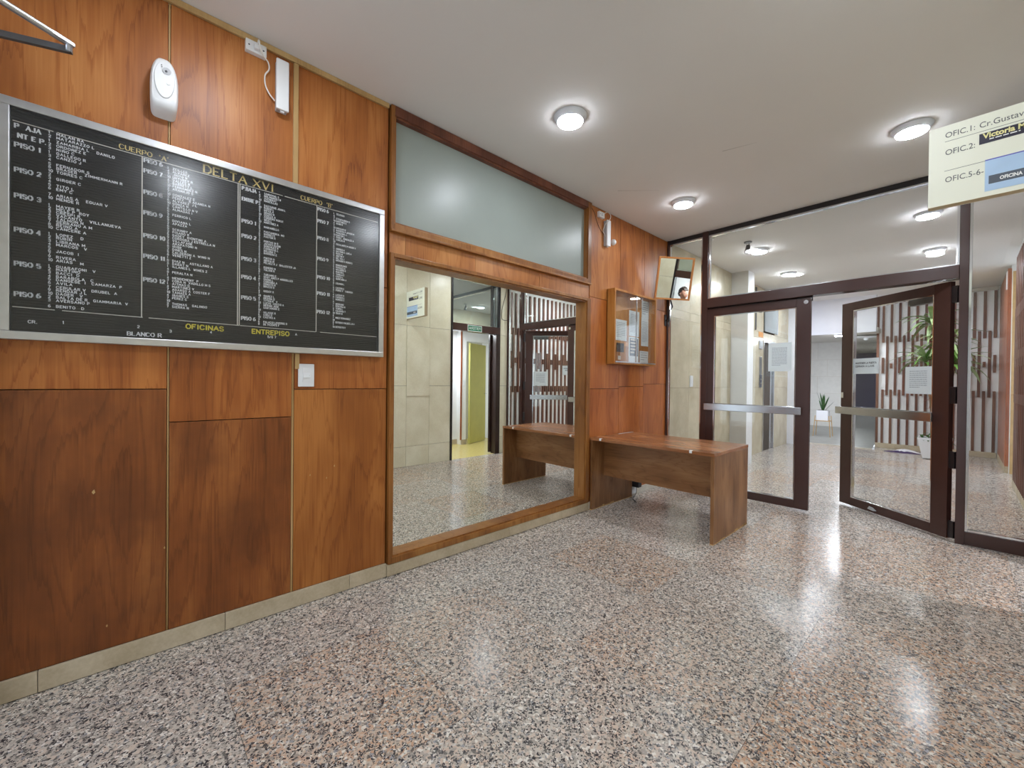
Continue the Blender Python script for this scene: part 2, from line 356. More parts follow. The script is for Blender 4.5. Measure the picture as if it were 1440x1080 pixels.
def part(name, mb, mat, parent=None, bevel=0, smooth=False, label=None, world=True, fixn=True):
    me = mb.mesh(name, bevel, smooth, fixn); me.materials.append(MATS[mat])
    o = bpy.data.objects.new(name, me); COL.objects.link(o)
    if parent is not None:
        if world: me.transform(pm(parent).inverted())
        o.parent = parent
    if label: o['label'] = label
    return o
def tag(o, label, cat, group=None):
    o['label'] = label; o['category'] = cat
    if group: o['group'] = group
    return o
def thing(name, label, cat, loc=(0, 0, 0), rotz=0, group=None):
    o = bpy.data.objects.new(name, None); COL.objects.link(o); o.empty_display_size = .05
    o.location = loc; o.rotation_euler = (0, 0, rotz)
    return tag(o, label, cat, group)
def struct(name, mb, mat, label, cat='wall', bevel=0):
    o = part(name, mb, mat, bevel=bevel); o['kind'] = 'structure'; o['label'] = label; o['category'] = cat
    return o
def single(name, mb, mat, label, cat, base_pt=None, group=None, bevel=0, smooth=False):
    """a thing that is one mesh, its origin at base_pt"""
    o = part(name, mb, mat, bevel=bevel, smooth=smooth)
    if base_pt is not None:
        o.data.transform(Matrix.Translation(-Vector(base_pt))); o.location = base_pt
    return tag(o, label, cat, group)
def B(*a): return MB().box(*a)

# ---- stroke lettering
G = {}
def g(ch, w, *st): G[ch] = (w, [list(p) for p in st])
oct_ = lambda x0, x1, y0, y1, k=.3: [(x0, y0+(y1-y0)*k), (x0, y1-(y1-y0)*k), (x0+(x1-x0)*k, y1), (x1-(x1-x0)*k, y1), (x1, y1-(y1-y0)*k), (x1, y0+(y1-y0)*k), (x1-(x1-x0)*k, y0), (x0+(x1-x0)*k, y0), (x0, y0+(y1-y0)*k)]
g('A', .8, [(0, 0), (.4, 1), (.8, 0)], [(.16, .36), (.64, .36)]); g('B', .65, [(0, 0), (0, 1), (.45, 1), (.6, .88), (.6, .64), (.45, .52), (0, .52)], [(.45, .52), (.65, .38), (.65, .14), (.48, 0), (0, 0)])
g('C', .7, [(.7, .82), (.5, 1), (.2, 1), (0, .75), (0, .25), (.2, 0), (.5, 0), (.7, .18)]); g('D', .7, [(0, 0), (0, 1), (.42, 1), (.7, .72), (.7, .28), (.42, 0), (0, 0)])
g('E', .6, [(.6, 1), (0, 1), (0, 0), (.6, 0)], [(0, .52), (.45, .52)]); g('F', .6, [(.6, 1), (0, 1), (0, 0)], [(0, .52), (.45, .52)])
g('G', .7, [(.7, .82), (.5, 1), (.2, 1), (0, .75), (0, .25), (.2, 0), (.5, 0), (.7, .18), (.7, .45), (.42, .45)]); g('H', .7, [(0, 0), (0, 1)], [(.7, 0), (.7, 1)], [(0, .52), (.7, .52)])
g('I', .2, [(.1, 0), (.1, 1)]); g('J', .5, [(.5, 1), (.5, .2), (.35, 0), (.12, 0), (0, .2)]); g('K', .7, [(0, 0), (0, 1)], [(.68, 1), (0, .42)], [(.22, .6), (.7, 0)])
g('L', .58, [(0, 1), (0, 0), (.58, 0)]); g('M', .85, [(0, 0), (0, 1), (.42, .3), (.85, 1), (.85, 0)]); g('N', .7, [(0, 0), (0, 1), (.7, 0), (.7, 1)])
g('Ñ', .7, [(0, 0), (0, .85), (.7, 0), (.7, .85)], [(.15, 1.02), (.55, 1.06)]); g('O', .75, oct_(0, .75, 0, 1)); g('P', .62, [(0, 0), (0, 1), (.45, 1), (.62, .86), (.62, .6), (.45, .46), (0, .46)]); g('Q', .75, oct_(0, .75, 0, 1), [(.42, .3), (.78, -.08)])
g('R', .68, [(0, 0), (0, 1), (.45, 1), (.62, .86), (.62, .62), (.45, .5), (0, .5)], [(.35, .5), (.68, 0)]); g('S', .62, [(.6, .84), (.45, 1), (.16, 1), (0, .85), (0, .66), (.14, .55), (.48, .46), (.62, .34), (.62, .16), (.46, 0), (.14, 0), (0, .16)])
g('T', .7, [(0, 1), (.7, 1)], [(.35, 1), (.35, 0)]); g('U', .7, [(0, 1), (0, .25), (.2, 0), (.5, 0), (.7, .25), (.7, 1)]); g('V', .75, [(0, 1), (.38, 0), (.75, 1)])
g('W', 1.0, [(0, 1), (.25, 0), (.5, .8), (.75, 0), (1.0, 1)]); g('X', .72, [(0, 0), (.72, 1)], [(0, 1), (.72, 0)]); g('Y', .72, [(0, 1), (.36, .48), (.72, 1)], [(.36, .48), (.36, 0)]); g('Z', .65, [(0, 1), (.65, 1), (0, 0), (.65, 0)])
g('0', .6, oct_(0, .6, 0, 1)); g('1', .3, [(0, .8), (.18, 1), (.18, 0)]); g('2', .58, [(0, .8), (.15, 1), (.42, 1), (.58, .84), (.58, .62), (0, 0), (.58, 0)]); g('3', .58, [(0, .86), (.15, 1), (.42, 1), (.56, .86), (.56, .64), (.42, .54), (.2, .54)], [(.42, .54), (.58, .4), (.58, .15), (.42, 0), (.14, 0), (0, .14)])
g('4', .62, [(.45, 0), (.45, 1), (0, .3), (.62, .3)]); g('5', .58, [(.54, 1), (.05, 1), (0, .55), (.4, .6), (.58, .44), (.58, .15), (.42, 0), (.12, 0), (0, .14)]); g('6', .58, [(.5, 1), (.2, .92), (0, .55), (0, .16), (.14, 0), (.44, 0), (.58, .16), (.58, .42), (.44, .56), (.1, .5)])
g('7', .58, [(0, 1), (.58, 1), (.2, 0)]); g('8', .58, oct_(.04, .54, .53, 1), oct_(0, .58, 0, .53)); g('9', .58, [(.08, 0), (.38, .08), (.58, .45), (.58, .84), (.44, 1), (.14, 1), (0, .84), (0, .58), (.14, .44), (.5, .5)])
g('.', .2, [(.05, .0), (.15, .0)]); g(',', .2, [(.12, .1), (.04, -.12)]); g("'", .25, [(.12, 1), (.1, .78)]); g('/', .5, [(0, -.05), (.5, 1)]); g('-', .45, [(.05, .45), (.4, .45)]); g(':', .2, [(.05, .1), (.15, .1)], [(.05, .7), (.15, .7)])
def stroke_text(mb, text, org, right, upv, h, th=.14, sp=.28, width=None, serif=0, stretch=1.0, align=0):
    right = Vector(right); upv = Vector(upv); org = Vector(org); x = 0; runs = []
    for ch in text:
        if ch == ' ': x += .55; continue
        w, st = G.get(ch, G['-']); runs.append((x, w, st)); x += w+sp
    tot = max(x-sp, .01); kx = h*stretch
    if width: kx = width/tot
    sh = -align*tot
    for x0, w, st in runs:
        for line in st:
            pts = [((x0+p[0]+sh)*kx, p[1]*h) for p in line]
            for (ax, ay), (bx, by) in zip(pts[:-1], pts[1:]):
                dx, dy = bx-ax, by-ay; l = math.hypot(dx, dy) or 1; t = th*h*.5
                if serif: t *= 1.25 if abs(dy) > abs(dx)*.8 and (dy < 0 or abs(dx) < 1e-6) else .7
                nx, ny = -dy/l*t, dx/l*t; ex, ey = dx/l*t*.6, dy/l*t*.6
                mb.quad(*[org+right*px+upv*py for px, py in ((ax+nx-ex, ay+ny-ey), (ax-nx-ex, ay-ny-ey), (bx-nx+ex, by-ny+ey), (bx+nx+ex, by+ny+ey))])
            if serif:
                for (px, py), (qx, qy) in ((pts[0], pts[1]), (pts[-1], pts[-2])):
                    if abs(py-qy) > abs(px-qx)*.5 and (abs(py) < 1e-6 or abs(py-h) < 1e-6):
                        t = th*h*.3; s_ = serif*h
                        mb.quad(*[org+right*a+upv*b_ for a, b_ in ((px-s_, py-t), (px+s_, py-t), (px+s_, py+t), (px-s_, py+t))])
    return tot*kx
def print_bars(mb, org, right, upv, w, rows, pitch, th, seed, fill=.95):
    """rows of illegible small print"""
    rnd = random.Random(seed); right = Vector(right); upv = Vector(upv); org = Vector(org)
    for k in range(rows):
        x = 0; end = w*(fill if k < rows-1 else .55)
        while x < end:
            l = min(rnd.uniform(.06, .16)*w, end-x)
            mb.quad(*[org+right*a+upv*(-k*pitch+b_) for a, b_ in ((x, 0), (x+l, 0), (x+l, th), (x, th))]); x += l+.025*w
def font_text(name, text, size, mat, parent, origin, right, upv, extr=.0004, width=None, bold=0, shear=0):
    cu = bpy.data.curves.new(name, 'FONT'); cu.body = text; cu.size = size; cu.extrude = extr; cu.offset = bold; cu.shear = shear; cu.resolution_u = 3
    t = bpy.data.objects.new(name, cu); COL.objects.link(t)
    dg = bpy.context.evaluated_depsgraph_get(); me = bpy.data.meshes.new_from_object(t.evaluated_get(dg)); me.name = name
    bpy.data.objects.remove(t)
    right = Vector(right); upv = Vector(upv); n = right.cross(upv)
    if width:
        mx_ = max(v.co.x for v in me.vertices); me.transform(Matrix.Diagonal((width/mx_, 1, 1, 1)))
    M = Matrix((right, upv, n)).transposed().to_4x4(); M.translation = Vector(origin)
    me.transform(M); me.transform(pm(parent).inverted()); me.materials.clear(); me.materials.append(MATS[mat])
    o = bpy.data.objects.new(name, me); COL.objects.link(o); o.parent = parent
    return o
XV, YV, ZV = Vector((1, 0, 0)), Vector((0, 1, 0)), Vector((0, 0, 1))

# ================================================================== SETTING
# ---- floor: granite slabs with open joints
fl = struct('floor', B(-1.2, 3.9, -1.5, 11.5, -.12, -.006), 'grout', 'polished speckled granite slab floor of the lobby and hall', 'floor')
xs = [-.02, .5, 1.27, 2.04, 2.81, 3.72]
ys = [-1.45+.0] + [.29-.665*2+.665*k for k in range(0, 19)]
ys = [y for y in ys if y < 10.6] + [10.9, 11.38]
cache = {}
for i in range(len(xs)-1):
    for j in range(len(ys)-1):
        if ys[j] > 10.8 and i < 1: continue
        w, d = xs[i+1]-xs[i], ys[j+1]-ys[j]; key = (round(w, 3), round(d, 3), i == 0)
        if key not in cache:
            mb = B(-w/2+.0008, w/2-.0008, -d/2+.0008, d/2-.0008, -.012, 0); me = mb.mesh('floor_slab'); me.materials.append(MATS['granite_grey' if i == 0 else 'granite']); cache[key] = me
        o = bpy.data.objects.new('floor_slab', cache[key]); COL.objects.link(o); o.parent = fl; o.location = ((xs[i]+xs[i+1])/2, (ys[j]+ys[j+1])/2, 0)
ramp = MB(); ramp.quad((-1.2, 10.95, .012), (1.36, 10.95, .012), (1.36, 13, .23), (-1.2, 13, .23)); ramp.quad((-1.2, 13, .23), (1.36, 13, .23), (1.36, 18.2, .39), (-1.2, 18.2, .39))
part('passage_ramp', ramp, 'passage_tile', fl)
part('step_nosing', B(.1, 1.36, 10.9, 10.96, 0, .016), 'stone_base_white', fl)
part('lodge_floor', B(2.97, 5.2, 2.9, 6.0, -.05, .002), 'lodge_tile', fl)

# ---- ceiling
ce = struct('ceiling', B(-.3, 4.0, -1.5, 11.6, H, H+.12), 'ceiling_paint', 'matt light grey painted plaster ceiling with fine hairline cracks', 'ceiling')
for (a, b_) in (((.35, 3.35), (.62, 3.62)), ((1.28, 3.36), (1.50, 3.42)), ((2.62, 9.70), (3.0, 9.62))):
    a = Vector(a+(H-.0006,)); b_ = Vector(b_+(H-.0006,)); n = (b_-a).cross(ZV).normalized()*.0016
    part('hairline_crack', MB().quad(a-n, a+n, b_+n*.3, b_-n*.3), 'grout', ce)
part('passage_ceiling', B(-1.2, 1.42, 11.0, 18.2, 2.368, 2.46), 'plaster_grey', ce)
bk = struct('wall_bulkhead', B(-.3, 1.40, 10.9, 11.0, 2.365, H), 'lilac_wall', 'white drop wall above the passage opening at the end of the hall')

# ---- left wall with veneer panels
wl = struct('wall_left', B(-.2, -.062, -1.5, D+.04, 0, H), 'dark_core', 'long left wall clad in varnished reddish wood veneer panels')
def wp(y0, y1, z0, z1, mat, th=.062):
    part('wall_panel', B(-th, 0, y0+.002, y1-.002, z0+.002, z1-.002), mat, wl, bevel=.0012)
BZ = .09
for y0, y1, zs, low in ((-1.45, -.62, 1.244, 1), (-.62, .118, 1.244, 1), (.124, .658, 1.085, 1), (.668, 1.225, 1.24, 1)):
    wp(y0, y1, BZ, zs, 'veneer_lower_light' if y0 > .6 else 'veneer_lower'); wp(y0, y1, zs, 1.90, 'veneer_mid'); wp(y0, y1, 1.90, 3.07, 'veneer_upper')
for y0, y1, zs, zt in ((3.395, 3.945, 1.228, 2.165), (3.945, 4.46, 1.25, 2.19), (4.46, 5.035, 1.28, 2.2)):
    wp(y0, y1, .07, zs, 'veneer_red'); wp(y0, y1, zs, zt, 'veneer_red'); wp(y0, y1, zt, H-.004, 'veneer_upper')
# veneer strip between mirror and upper glass, three sheets
for y0, y1 in ((1.235, 1.351), (1.351, 1.945), (1.945, 2.66), (2.66, 3.383)):
    part('rail_panel', B(-.062, .002, y0+.001, y1-.001, 2.12, 2.30), 'veneer_rail', wl, bevel=.001)
# small chips knocked out of the varnish
for y, z, a in ((-.128, .796, .010), (.757, .74, .006), (.894, .776, .007), (.849, .71, .006), (.110, .489, .006), (-.085, .193, .006)):
    part('worn_chip', MB().prism([(y-a*.5, z), (y, z-a), (y+a*.6, z-a*.3), (y+a*.3, z+a*1.1), (y-a*.1, z+a*.7)], 'X', -.0005, .0006), 'pale_strip', wl)
# thin pale joint strips
part('joint_strip', B(-.062, -.004, .118, .124, BZ, 3.07), 'pale_strip', wl)
part('joint_strip', B(-.062, -.004, .658, .668, BZ, 3.07), 'pale_strip', wl)
t1 = struct('trim_1', B(0, .014, -1.45, 1.222, 3.068, 3.098), 'pale_strip', 'pale wooden cornice strip along the ceiling above the left panels', 'trim', bevel=.002)
t2 = struct('trim_2', B(0, .012, .654, .680, 2.386, 3.067), 'pale_strip', 'pale upright wooden strip above the directory board', 'trim', bevel=.002)
t3 = struct('trim_3', B(0, .010, .672, .694, 1.355, 1.442), 'pale_strip', 'short pale wooden cable strip between directory board and light switch', 'trim', bevel=.002)

# ---- stone baseboard in pieces
bb = struct('baseboard_left', B(-.03, -.002, -1.45, 5.03, 0, .06), 'dark_core', 'cream stone baseboard under the wood panels and the mirror', 'baseboard')
for y0, y1 in ((-1.45, -.92), (-.918, -.287), (-.285, .349), (.351, .985), (.987, 1.226)):
    part('baseboard_piece', B(-.002, .013, y0, y1, .003, BZ), 'stone_base', bb, bevel=.002)
for y0, y1 in ((1.228, 2.31), (2.312, 3.392)):
    part('baseboard_piece', B(-.002, .024, y0, y1, .004, .080), 'stone_base', bb, bevel=.003)
for y0, y1 in ((3.396, 4.2), (4.202, 5.03)):
    part('baseboard_piece', B(-.002, .013, y0, y1, .003, .075), 'stone_base_white', bb, bevel=.002)

# ---- right wall: stone slabs, lodge doorway
wr = MB().box(2.966, 3.1, -1.5, 3.785, 0, H).box(2.966, 3.1, 4.83, D+.04, 0, H).box(2.966, 3.1, 3.785, 4.83, 3.02, H)
wr = struct('wall_right', wr, 'grout', 'right wall faced with large pale cream stone slabs')
rows = ((0, .30), (.30, 1.21), (1.21, 2.115), (2.115, H))
for y0, y1 in ((-1.45, -.6), (-.6, 0), (0, .6), (.6, 1.2), (1.2, 1.8), (1.8, 2.4), (2.4, 3.0), (3.0, 3.392), (3.392, 3.785), (4.83, 5.03)):
    for z0, z1 in rows:
        part('stone_slab', B(2.95, 2.966, y0+.0018, y1-.0018, z0+.0018, z1-.0018), 'stone_cream', wr, bevel=.001)
part('stone_cover_panel', B(2.940, 2.95, 3.002, 3.388, 1.055, 2.11), 'stone_cream', wr, bevel=.002)

# ---- lodge (porter's room) behind the right wall
lg = struct('wall_lodge', MB().box(4.30, 4.42, 2.9, 4.86, 0, 2.30).box(4.16, 4.42, 4.86, 4.99, 0, 2.30), 'plaster_white', 'white plaster back wall of the small lodge behind the stone wall')
struct('wall_lodge_far', B(3.1, 4.9, 5.9, 6.0, 0, 2.30), 'plaster_white', 'white far side wall of the lodge'); struct('wall_lodge_near', B(3.1, 4.42, 2.8, 2.9, 0, 2.30), 'plaster_white', 'white near side wall of the lodge')
struct('wall_lodge_recess', B(4.8, 4.9, 4.99, 5.9, 0, 2.30), 'plaster_grey', 'grey wall behind the olive door in the lodge'); struct('wall_lodge_lintel', B(4.16, 4.30, 4.99, 5.9, 2.10, 2.30), 'plaster_white', 'white lintel above the olive door')
struct('ceiling_lodge', B(3.07, 4.9, 2.8, 6.0, 2.30, H), 'plaster_white', 'low white ceiling of the lodge', 'ceiling')
part('corner_strip', B(4.145, 4.165, 4.845, 4.875, .10, 2.30), 'slat_board', lg)
part('lodge_baseboard', MB().box(4.285, 4.30, 2.9, 4.86, .002, .10).box(4.145, 4.16, 4.876, 4.99, .002, .10), 'stone_base', lg)
# ---- wall behind the camera; glazed entrance added to let fill daylight in
wb = struct('wall_back', MB().box(-.2, .5, -1.62, -1.5, 0, H).box(2.5, 3.1, -1.62, -1.5, 0, H).box(.5, 2.5, -1.62, -1.5, 2.6, H), 'plaster_grey', 'plain plaster wall around the added glazed entrance behind the viewer')
d2 = struct('added_entrance', MB().box(.5, .58, -1.6, -1.52, 0, 2.6).box(2.42, 2.5, -1.6, -1.52, 0, 2.6).box(1.46, 1.54, -1.6, -1.52, 0, 2.6).box(.58, 2.42, -1.6, -1.52, 2.5, 2.6).box(.58, 2.42, -1.6, -1.52, 0, .12), 'brown_paint', 'made-up brown framed glazed entrance behind the viewer, letting fill light in', 'door')
part('pane', B(.58, 1.46, -1.565, -1.557, .12, 2.5), 'glass', d2); part('pane', B(1.54, 2.42, -1.565, -1.557, .12, 2.5), 'glass', d2)

# ---- hall beyond the glass partition, left side
wh = struct('wall_left_hall', B(-.2, -.016, D+.04, 10.6, 0, H), 'grout', 'left hall wall of warm cream stone slabs beyond the glass doors')
for y0, y1 in ((5.08, 5.68), (5.68, 6.28), (6.28, 6.885), (6.885, 7.2), (7.47, 7.95), (7.95, 8.35), (8.35, 8.84), (9.52, 9.95), (9.95, 10.5)):
    for z0, z1 in ((0, 1.23), (1.23, 2.155), (2.155, 2.27), (2.27, H)):
        if y0 == 7.95 and z0 > 2.2: pass
        part('stone_slab', B(-.016, 0, y0+.0012, y1-.0012, z0+.0012, z1-.0012), 'stone_hall', wh, bevel=.001)
part('stone_slab', B(-.016, 0, 8.84, 9.52, 2.13, 2.27), 'stone_hall', wh, bevel=.001)
wpi = struct('wall_pillar', B(-.01, .245, 7.2, 7.47, 0, H), 'plaster_grey', 'off white painted pillar standing against the left hall wall')
for k in range(9):
    part('block_joint', B(.0, .24, 7.1985, 7.1995, .34*k+.12, .34*k+.124), 'plaster_brick', wpi)
part('pillar_lit_side', B(.2452, .250, 7.203, 7.467, .0, H), 'plaster_white', wpi)  # same off-white paint; light falling on this side is put into the colour
wre = struct('wall_return', B(-.2, .33, 10.5, 10.9, 0, H), 'lilac_wall', 'narrow white wall at the end of the elevator wall')
# ---- hall right side: wall carrying slats
wrh = struct('wall_right_hall', MB().box(3.05, 3.2, D+.04, 8.43, 0, H).box(3.05, 3.2, 9.62, 11.6, 0, H).box(3.75, 3.85, 8.4, 9.8, 0, H).box(3.2, 3.8, 8.33, 8.43, 0, H), 'plaster_white', 'white right hall wall covered with staggered brown wooden slats')
wf = struct('wall_far', B(1.36, 3.3, 11.42, 11.6, 0, H), 'plaster_white', 'white end wall of the hall covered with staggered brown wooden slats')
SL = {}
def slat(parent, pos, z0, z1, ax):
    k = (round(z1-z0, 3), ax)
    if k not in SL:
        l = z1-z0
        mb = B(-.019, .019, -.032, 0, 0, l) if ax == 'y' else B(-.032, 0, -.019, .019, 0, l)
        me = mb.mesh('slat', .002); me.materials.append(MATS['slat_wood']); SL[k] = me
    o = bpy.data.objects.new('slat', SL[k]); COL.objects.link(o); o.parent = parent; o.location = (pos[0], pos[1], z0)
def slat_run(parent, a, b_, fixed, ax, ztop):
    k = 0; p = a
    while p <= b_:
        f = (lambda q: (q, fixed)) if ax == 'y' else (lambda q: (fixed, q))
        slat(parent, f(p), 2.17, ztop, ax); slat(parent, f(p), .10, 1.205, ax)
        if k % 2 == 0: slat(parent, f(p), 1.54, 1.86, ax)
        else: slat(parent, f(p), 1.64, 1.74, ax)
        if p+.0625 <= b_: slat(parent, f(p+.0625), 1.09, 2.30, ax)
        k += 1; p += .125
slat_run(wf, 1.463, 2.98, 11.42, 'y', 3.02)
slat_run(wrh, 5.185, 8.42, 3.05, 'x', 2.95)
part('edge_strip', B(1.36, 1.40, 11.39, 11.42, .10, H), 'slat_wood', wf)
part('stone_skirting', B(1.36, 3.0, 11.37, 11.42, .002, .10), 'stone_base', wf, bevel=.002)
part('stone_skirting', B(3.02, 3.05, D+.05, 8.43, .002, .10), 'stone_base', wrh, bevel=.002)
part('ceiling_lath', B(1.40, 3.0, 11.37, 11.42, 3.03, 3.09), 'plaster_grey', wf)
for k in range(4):
    y0 = 9.62+k*.444
    part('wall_panel', B(3.012, 3.05, y0+.001, y0+.443, .10, 3.06), 'slat_board', wrh, bevel=.001)
part('stone_skirting', B(3.008, 3.05, 9.62, 11.40, .002, .10), 'stone_base', wrh)
part('wall_stud', B(3.06, 3.10, 9.56, 9.615, 0, 3.0), 'pine', wrh); part('wall_stud', B(3.06, 3.12, 8.60, 9.56, 1.18, 1.22), 'pine', wrh)
part('switch_plate', B(3.0, 3.012, 9.635, 9.72, 2.75, 3.02), 'plastic_white', wrh)
# ---- passage behind: painted block wall, blue door
wpa = struct('wall_passage', B(-1.2, .54, 13.0, 13.2, .1, 2.40), 'plaster_brick', 'grey white painted block wall in the passage beyond the hall')
struct('wall_passage_right', B(1.36, 1.46, 11.6, 18.3, 0, 2.46), 'plaster_brick', 'right side wall of the passage'); struct('wall_passage_left', B(-1.3, -1.2, 10.9, 18.3, 0, 2.46), 'plaster_brick', 'left side wall of the passage'); struct('wall_passage_end', B(-1.2, 1.4, 18.2, 18.3, .2, 2.46), 'plaster_brick', 'end wall of the passage around the blue door')
for k in range(5):
    z = .23+.43*k; part('block_joint', B(-1.2, .54, 12.997, 13.0, z+.40, z+.412), 'plaster_grey', wpa)
    part('block_joint', B(.05+.2*(k % 2), .06+.2*(k % 2), 12.997, 13.0, z, z+.40), 'plaster_grey', wpa)
d3 = struct('door_3', B(-.9, .98, 18.10, 18.16, .39, 2.36), 'navy_paint', 'dark blue door far away at the end of the passage', 'door')
part('door_leaf', B(.04, .96, 18.08, 18.10, .41, 2.30), 'navy_paint', d3, bevel=.003)
# ================================================================== LAMPS
def ceiling_lamp(x, y, label, z=H, face='lamp_face', r=.112, strength=None):
    t = thing('ceiling_light', label, 'ceiling light', (x, y, z-.036), group='round ceiling lights')
    mb = MB().lathe([(r, z-.001), (r, z-.007), (r*.94, z-.010), (r*.80, z-.034), (r*.76, z-.036)], 40, (x, y, 0))
    part('housing', mb, 'lamp_body', t, smooth=True)
    part('diffuser', MB().lathe([(r*.77, z-.0362), (r*.75, z-.040)], 40, (x, y, 0)), face, t)
    return t
LX, RX = .735, 2.30
ceiling_lamp(LX, 2.18, 'round white ceiling light shining above the left edge of the wall mirror')
ceiling_lamp(.665, 4.02, 'round ceiling light above the noticeboard cabinet near the partition')
ceiling_lamp(RX, 4.0, 'round ceiling light beside the hanging office sign')
ceiling_lamp(RX, 2.10, 'round ceiling light just above the top edge of the view, before the office sign')
ceiling_lamp(LX, .33, 'added round fill light over the directory board, out of view')  # made-up lamp, unseen, supplies fill light to the room
ceiling_lamp(RX, .33, 'added round fill light directly over the viewer')  # second made-up lamp out of view, also for room fill
ceiling_lamp(.70, 6.2, 'nearest left ceiling light seen through the transom glass', face='lamp_hall')
ceiling_lamp(RX, 6.12, 'nearest right ceiling light seen through the transom glass', face='lamp_hall')
ceiling_lamp(.64, 7.82, 'second left ceiling light seen through the transom glass', face='lamp_hall')
ceiling_lamp(RX, 7.80, 'second right ceiling light seen through the transom glass', face='lamp_hall')
ceiling_lamp(.70, 9.55, 'farthest left ceiling light of the inner hall', face='lamp_hall')
ceiling_lamp(RX, 9.55, 'farthest right ceiling light of the inner hall', face='lamp_hall')
ceiling_lamp(.80, 11.10, 'round ceiling light under the low passage ceiling', z=2.368, face='lamp_passage')
ceiling_lamp(.3, 15.4, 'added round fill light deep inside the passage', z=2.368, face='lamp_passage')  # lamp added to brighten the blue door and passage end
ceiling_lamp(3.75, 4.2, 'round ceiling light inside the small lodge', z=2.30, face='lamp_lodge')

# ================================================================== WALL MIRROR AND UPPER GLASS
def frame4(t, y0, y1, z0, z1, wl_, wr_, wb_, wt_, xf, xb, mat, mat_top=None):
    """moulded frame: a proud outer bead and a stepped inner fillet on every side"""
    def rail(a0, a1, b0, b1, m, name):
        part(name, B(xb, xf, a0, a1, b0, b1), m, t, bevel=.003)
    rail(y0, y0+wl_, z0, z1, mat, 'frame_stile'); rail(y1-wr_, y1, z0, z1, mat, 'frame_stile')
    rail(y0+wl_, y1-wr_, z0, z0+wb_, mat, 'frame_rail'); rail(y0+wl_, y1-wr_, z1-wt_, z1, mat_top or mat, 'frame_rail')
    e = .012
    part('frame_fillet', B(xb, xf-.012, y0+wl_, y0+wl_+e, z0+wb_, z1-wt_), mat, t); part('frame_fillet', B(xb, xf-.012, y1-wr_-e, y1-wr_, z0+wb_, z1-wt_), mat, t)
    part('frame_fillet', B(xb, xf-.012, y0+wl_+e, y1-wr_-e, z0+wb_, z0+wb_+e), mat, t); part('frame_fillet', B(xb, xf-.012, y0+wl_+e, y1-wr_-e, z1-wt_-e, z1-wt_), mat_top or mat, t)
wm = thing('wall_mirror', 'tall wall mirror in a wooden frame reaching almost to the floor', 'mirror', (0, 2.31, .08))
frame4(wm, 1.233, 3.388, .082, 2.135, .026, .055, .040, .028, .026, -.058, 'frame_wood')
part('mirror_glass', B(-.056, -.048, 1.25, 3.36, .11, 2.12), 'mirror', wm)
ug = thing('glazed_panel', 'hazy mirror glass panel in a wooden frame below the ceiling', 'mirror panel', (0, 2.31, 2.29))
frame4(ug, 1.233, 3.388, 2.285, 3.096, .026, .055, .042, .062, .026, -.03, 'frame_wood', 'frame_wood_dark')
part('bottom_bead', B(.0, .036, 1.233, 3.388, 2.272, 2.288), 'frame_wood', ug, bevel=.003)
part('mirror_glass', B(-.030, -.022, 1.25, 3.36, 2.30, 3.06), 'mirror_hazy', ug)

# ================================================================== DIRECTORY BOARD
bd = thing('directory_board', 'black letter board with white names in an aluminium frame', 'directory board', (0, .395, 1.443))
y0, y1, z0, z1 = -.39, 1.181, 1.443, 2.384
part('backing', B(.002, .020, y0+.01, y1-.01, z0+.01, z1-.01), 'letterboard', bd)
fr_ = .033
part('frame_rail', B(.0, .045, y0, y1, z1-fr_, z1), 'aluminium', bd, bevel=.003); part('frame_rail', B(.0, .045, y0, y1, z0, z0+fr_), 'aluminium', bd, bevel=.003)
part('frame_stile', B(.0, .045, y0, y0+fr_, z0+fr_, z1-fr_), 'aluminium', bd, bevel=.003); part('frame_stile', B(.0, .045, y1-fr_, y1, z0+fr_, z1-fr_), 'aluminium', bd, bevel=.003)
part('glass_cover', B(.036, .039, y0+fr_, y1-fr_, z0+fr_, z1-fr_), 'glass_board', bd)
X = .0212
rules = MB()
for (a, b_) in ((-.353, -.245), (-.235, .60), (.61, 1.145)): rules.quad((X, a, 2.302), (X, b_, 2.302), (X, b_, 2.305), (X, a, 2.305))
for (a, b_) in ((-.353, -.24), (-.22, .03), (.05, .40), (.405, .775), (.80, 1.145)): rules.quad((X, a, 1.571), (X, b_, 1.571), (X, b_, 1.574), (X, a, 1.574))
for y in (.024, .392, .400, .776): rules.quad((X, y, 1.573), (X, y+.004, 1.573), (X, y+.004, 2.302), (X, y, 2.302))
part('column_rules', rules, 'board_rule', bd, fixn=False)
for txt, yy, zz, hh, ww in (("CUERPO", -.049, 2.312, .020, .108), ("'A'", .085, 2.312, .020, .033), ("DELTA", .252, 2.311, .037, .178), ("XVI", .462, 2.311, .037, .092), ("CUERPO", .693, 2.313, .022, .112), ("'B'", .832, 2.313, .022, .033)):
    gold = MB(); stroke_text(gold, txt, (X, yy, zz), YV, ZV, hh, .16, width=ww, serif=.12); part('title_lettering', gold, 'letters_gold', bd, fixn=False, label='gold serif title lettering')
for txt, yy, hh, ww in (('OFICINAS', .186, .021, .148), ('ENTREPISO', .460, .022, .176)):
    yel = MB(); stroke_text(yel, txt, (X, yy, 1.537), YV, ZV, hh, .24, width=ww); part('yellow_lettering', yel, 'letters_yellow', bd, fixn=False, label='yellow capitals along the bottom')
lab = MB()
def labels(y, rows, w=.052):
    for z, t in rows: stroke_text(lab, t, (X, y, z-.009), YV, ZV, .0165, .26, width=min(w*(len(t)/6.0), w*1.22), serif=.12)
labels(-.347, ((2.287, 'P  AJA'), (2.251, ' NT E P.'), (2.213, 'PISO 1'), (2.115, 'PISO 2'), (2.013, 'PISO 3'), (1.879, 'PISO 4'), (1.745, 'PISO 5'), (1.625, 'PISO 6')), .067)
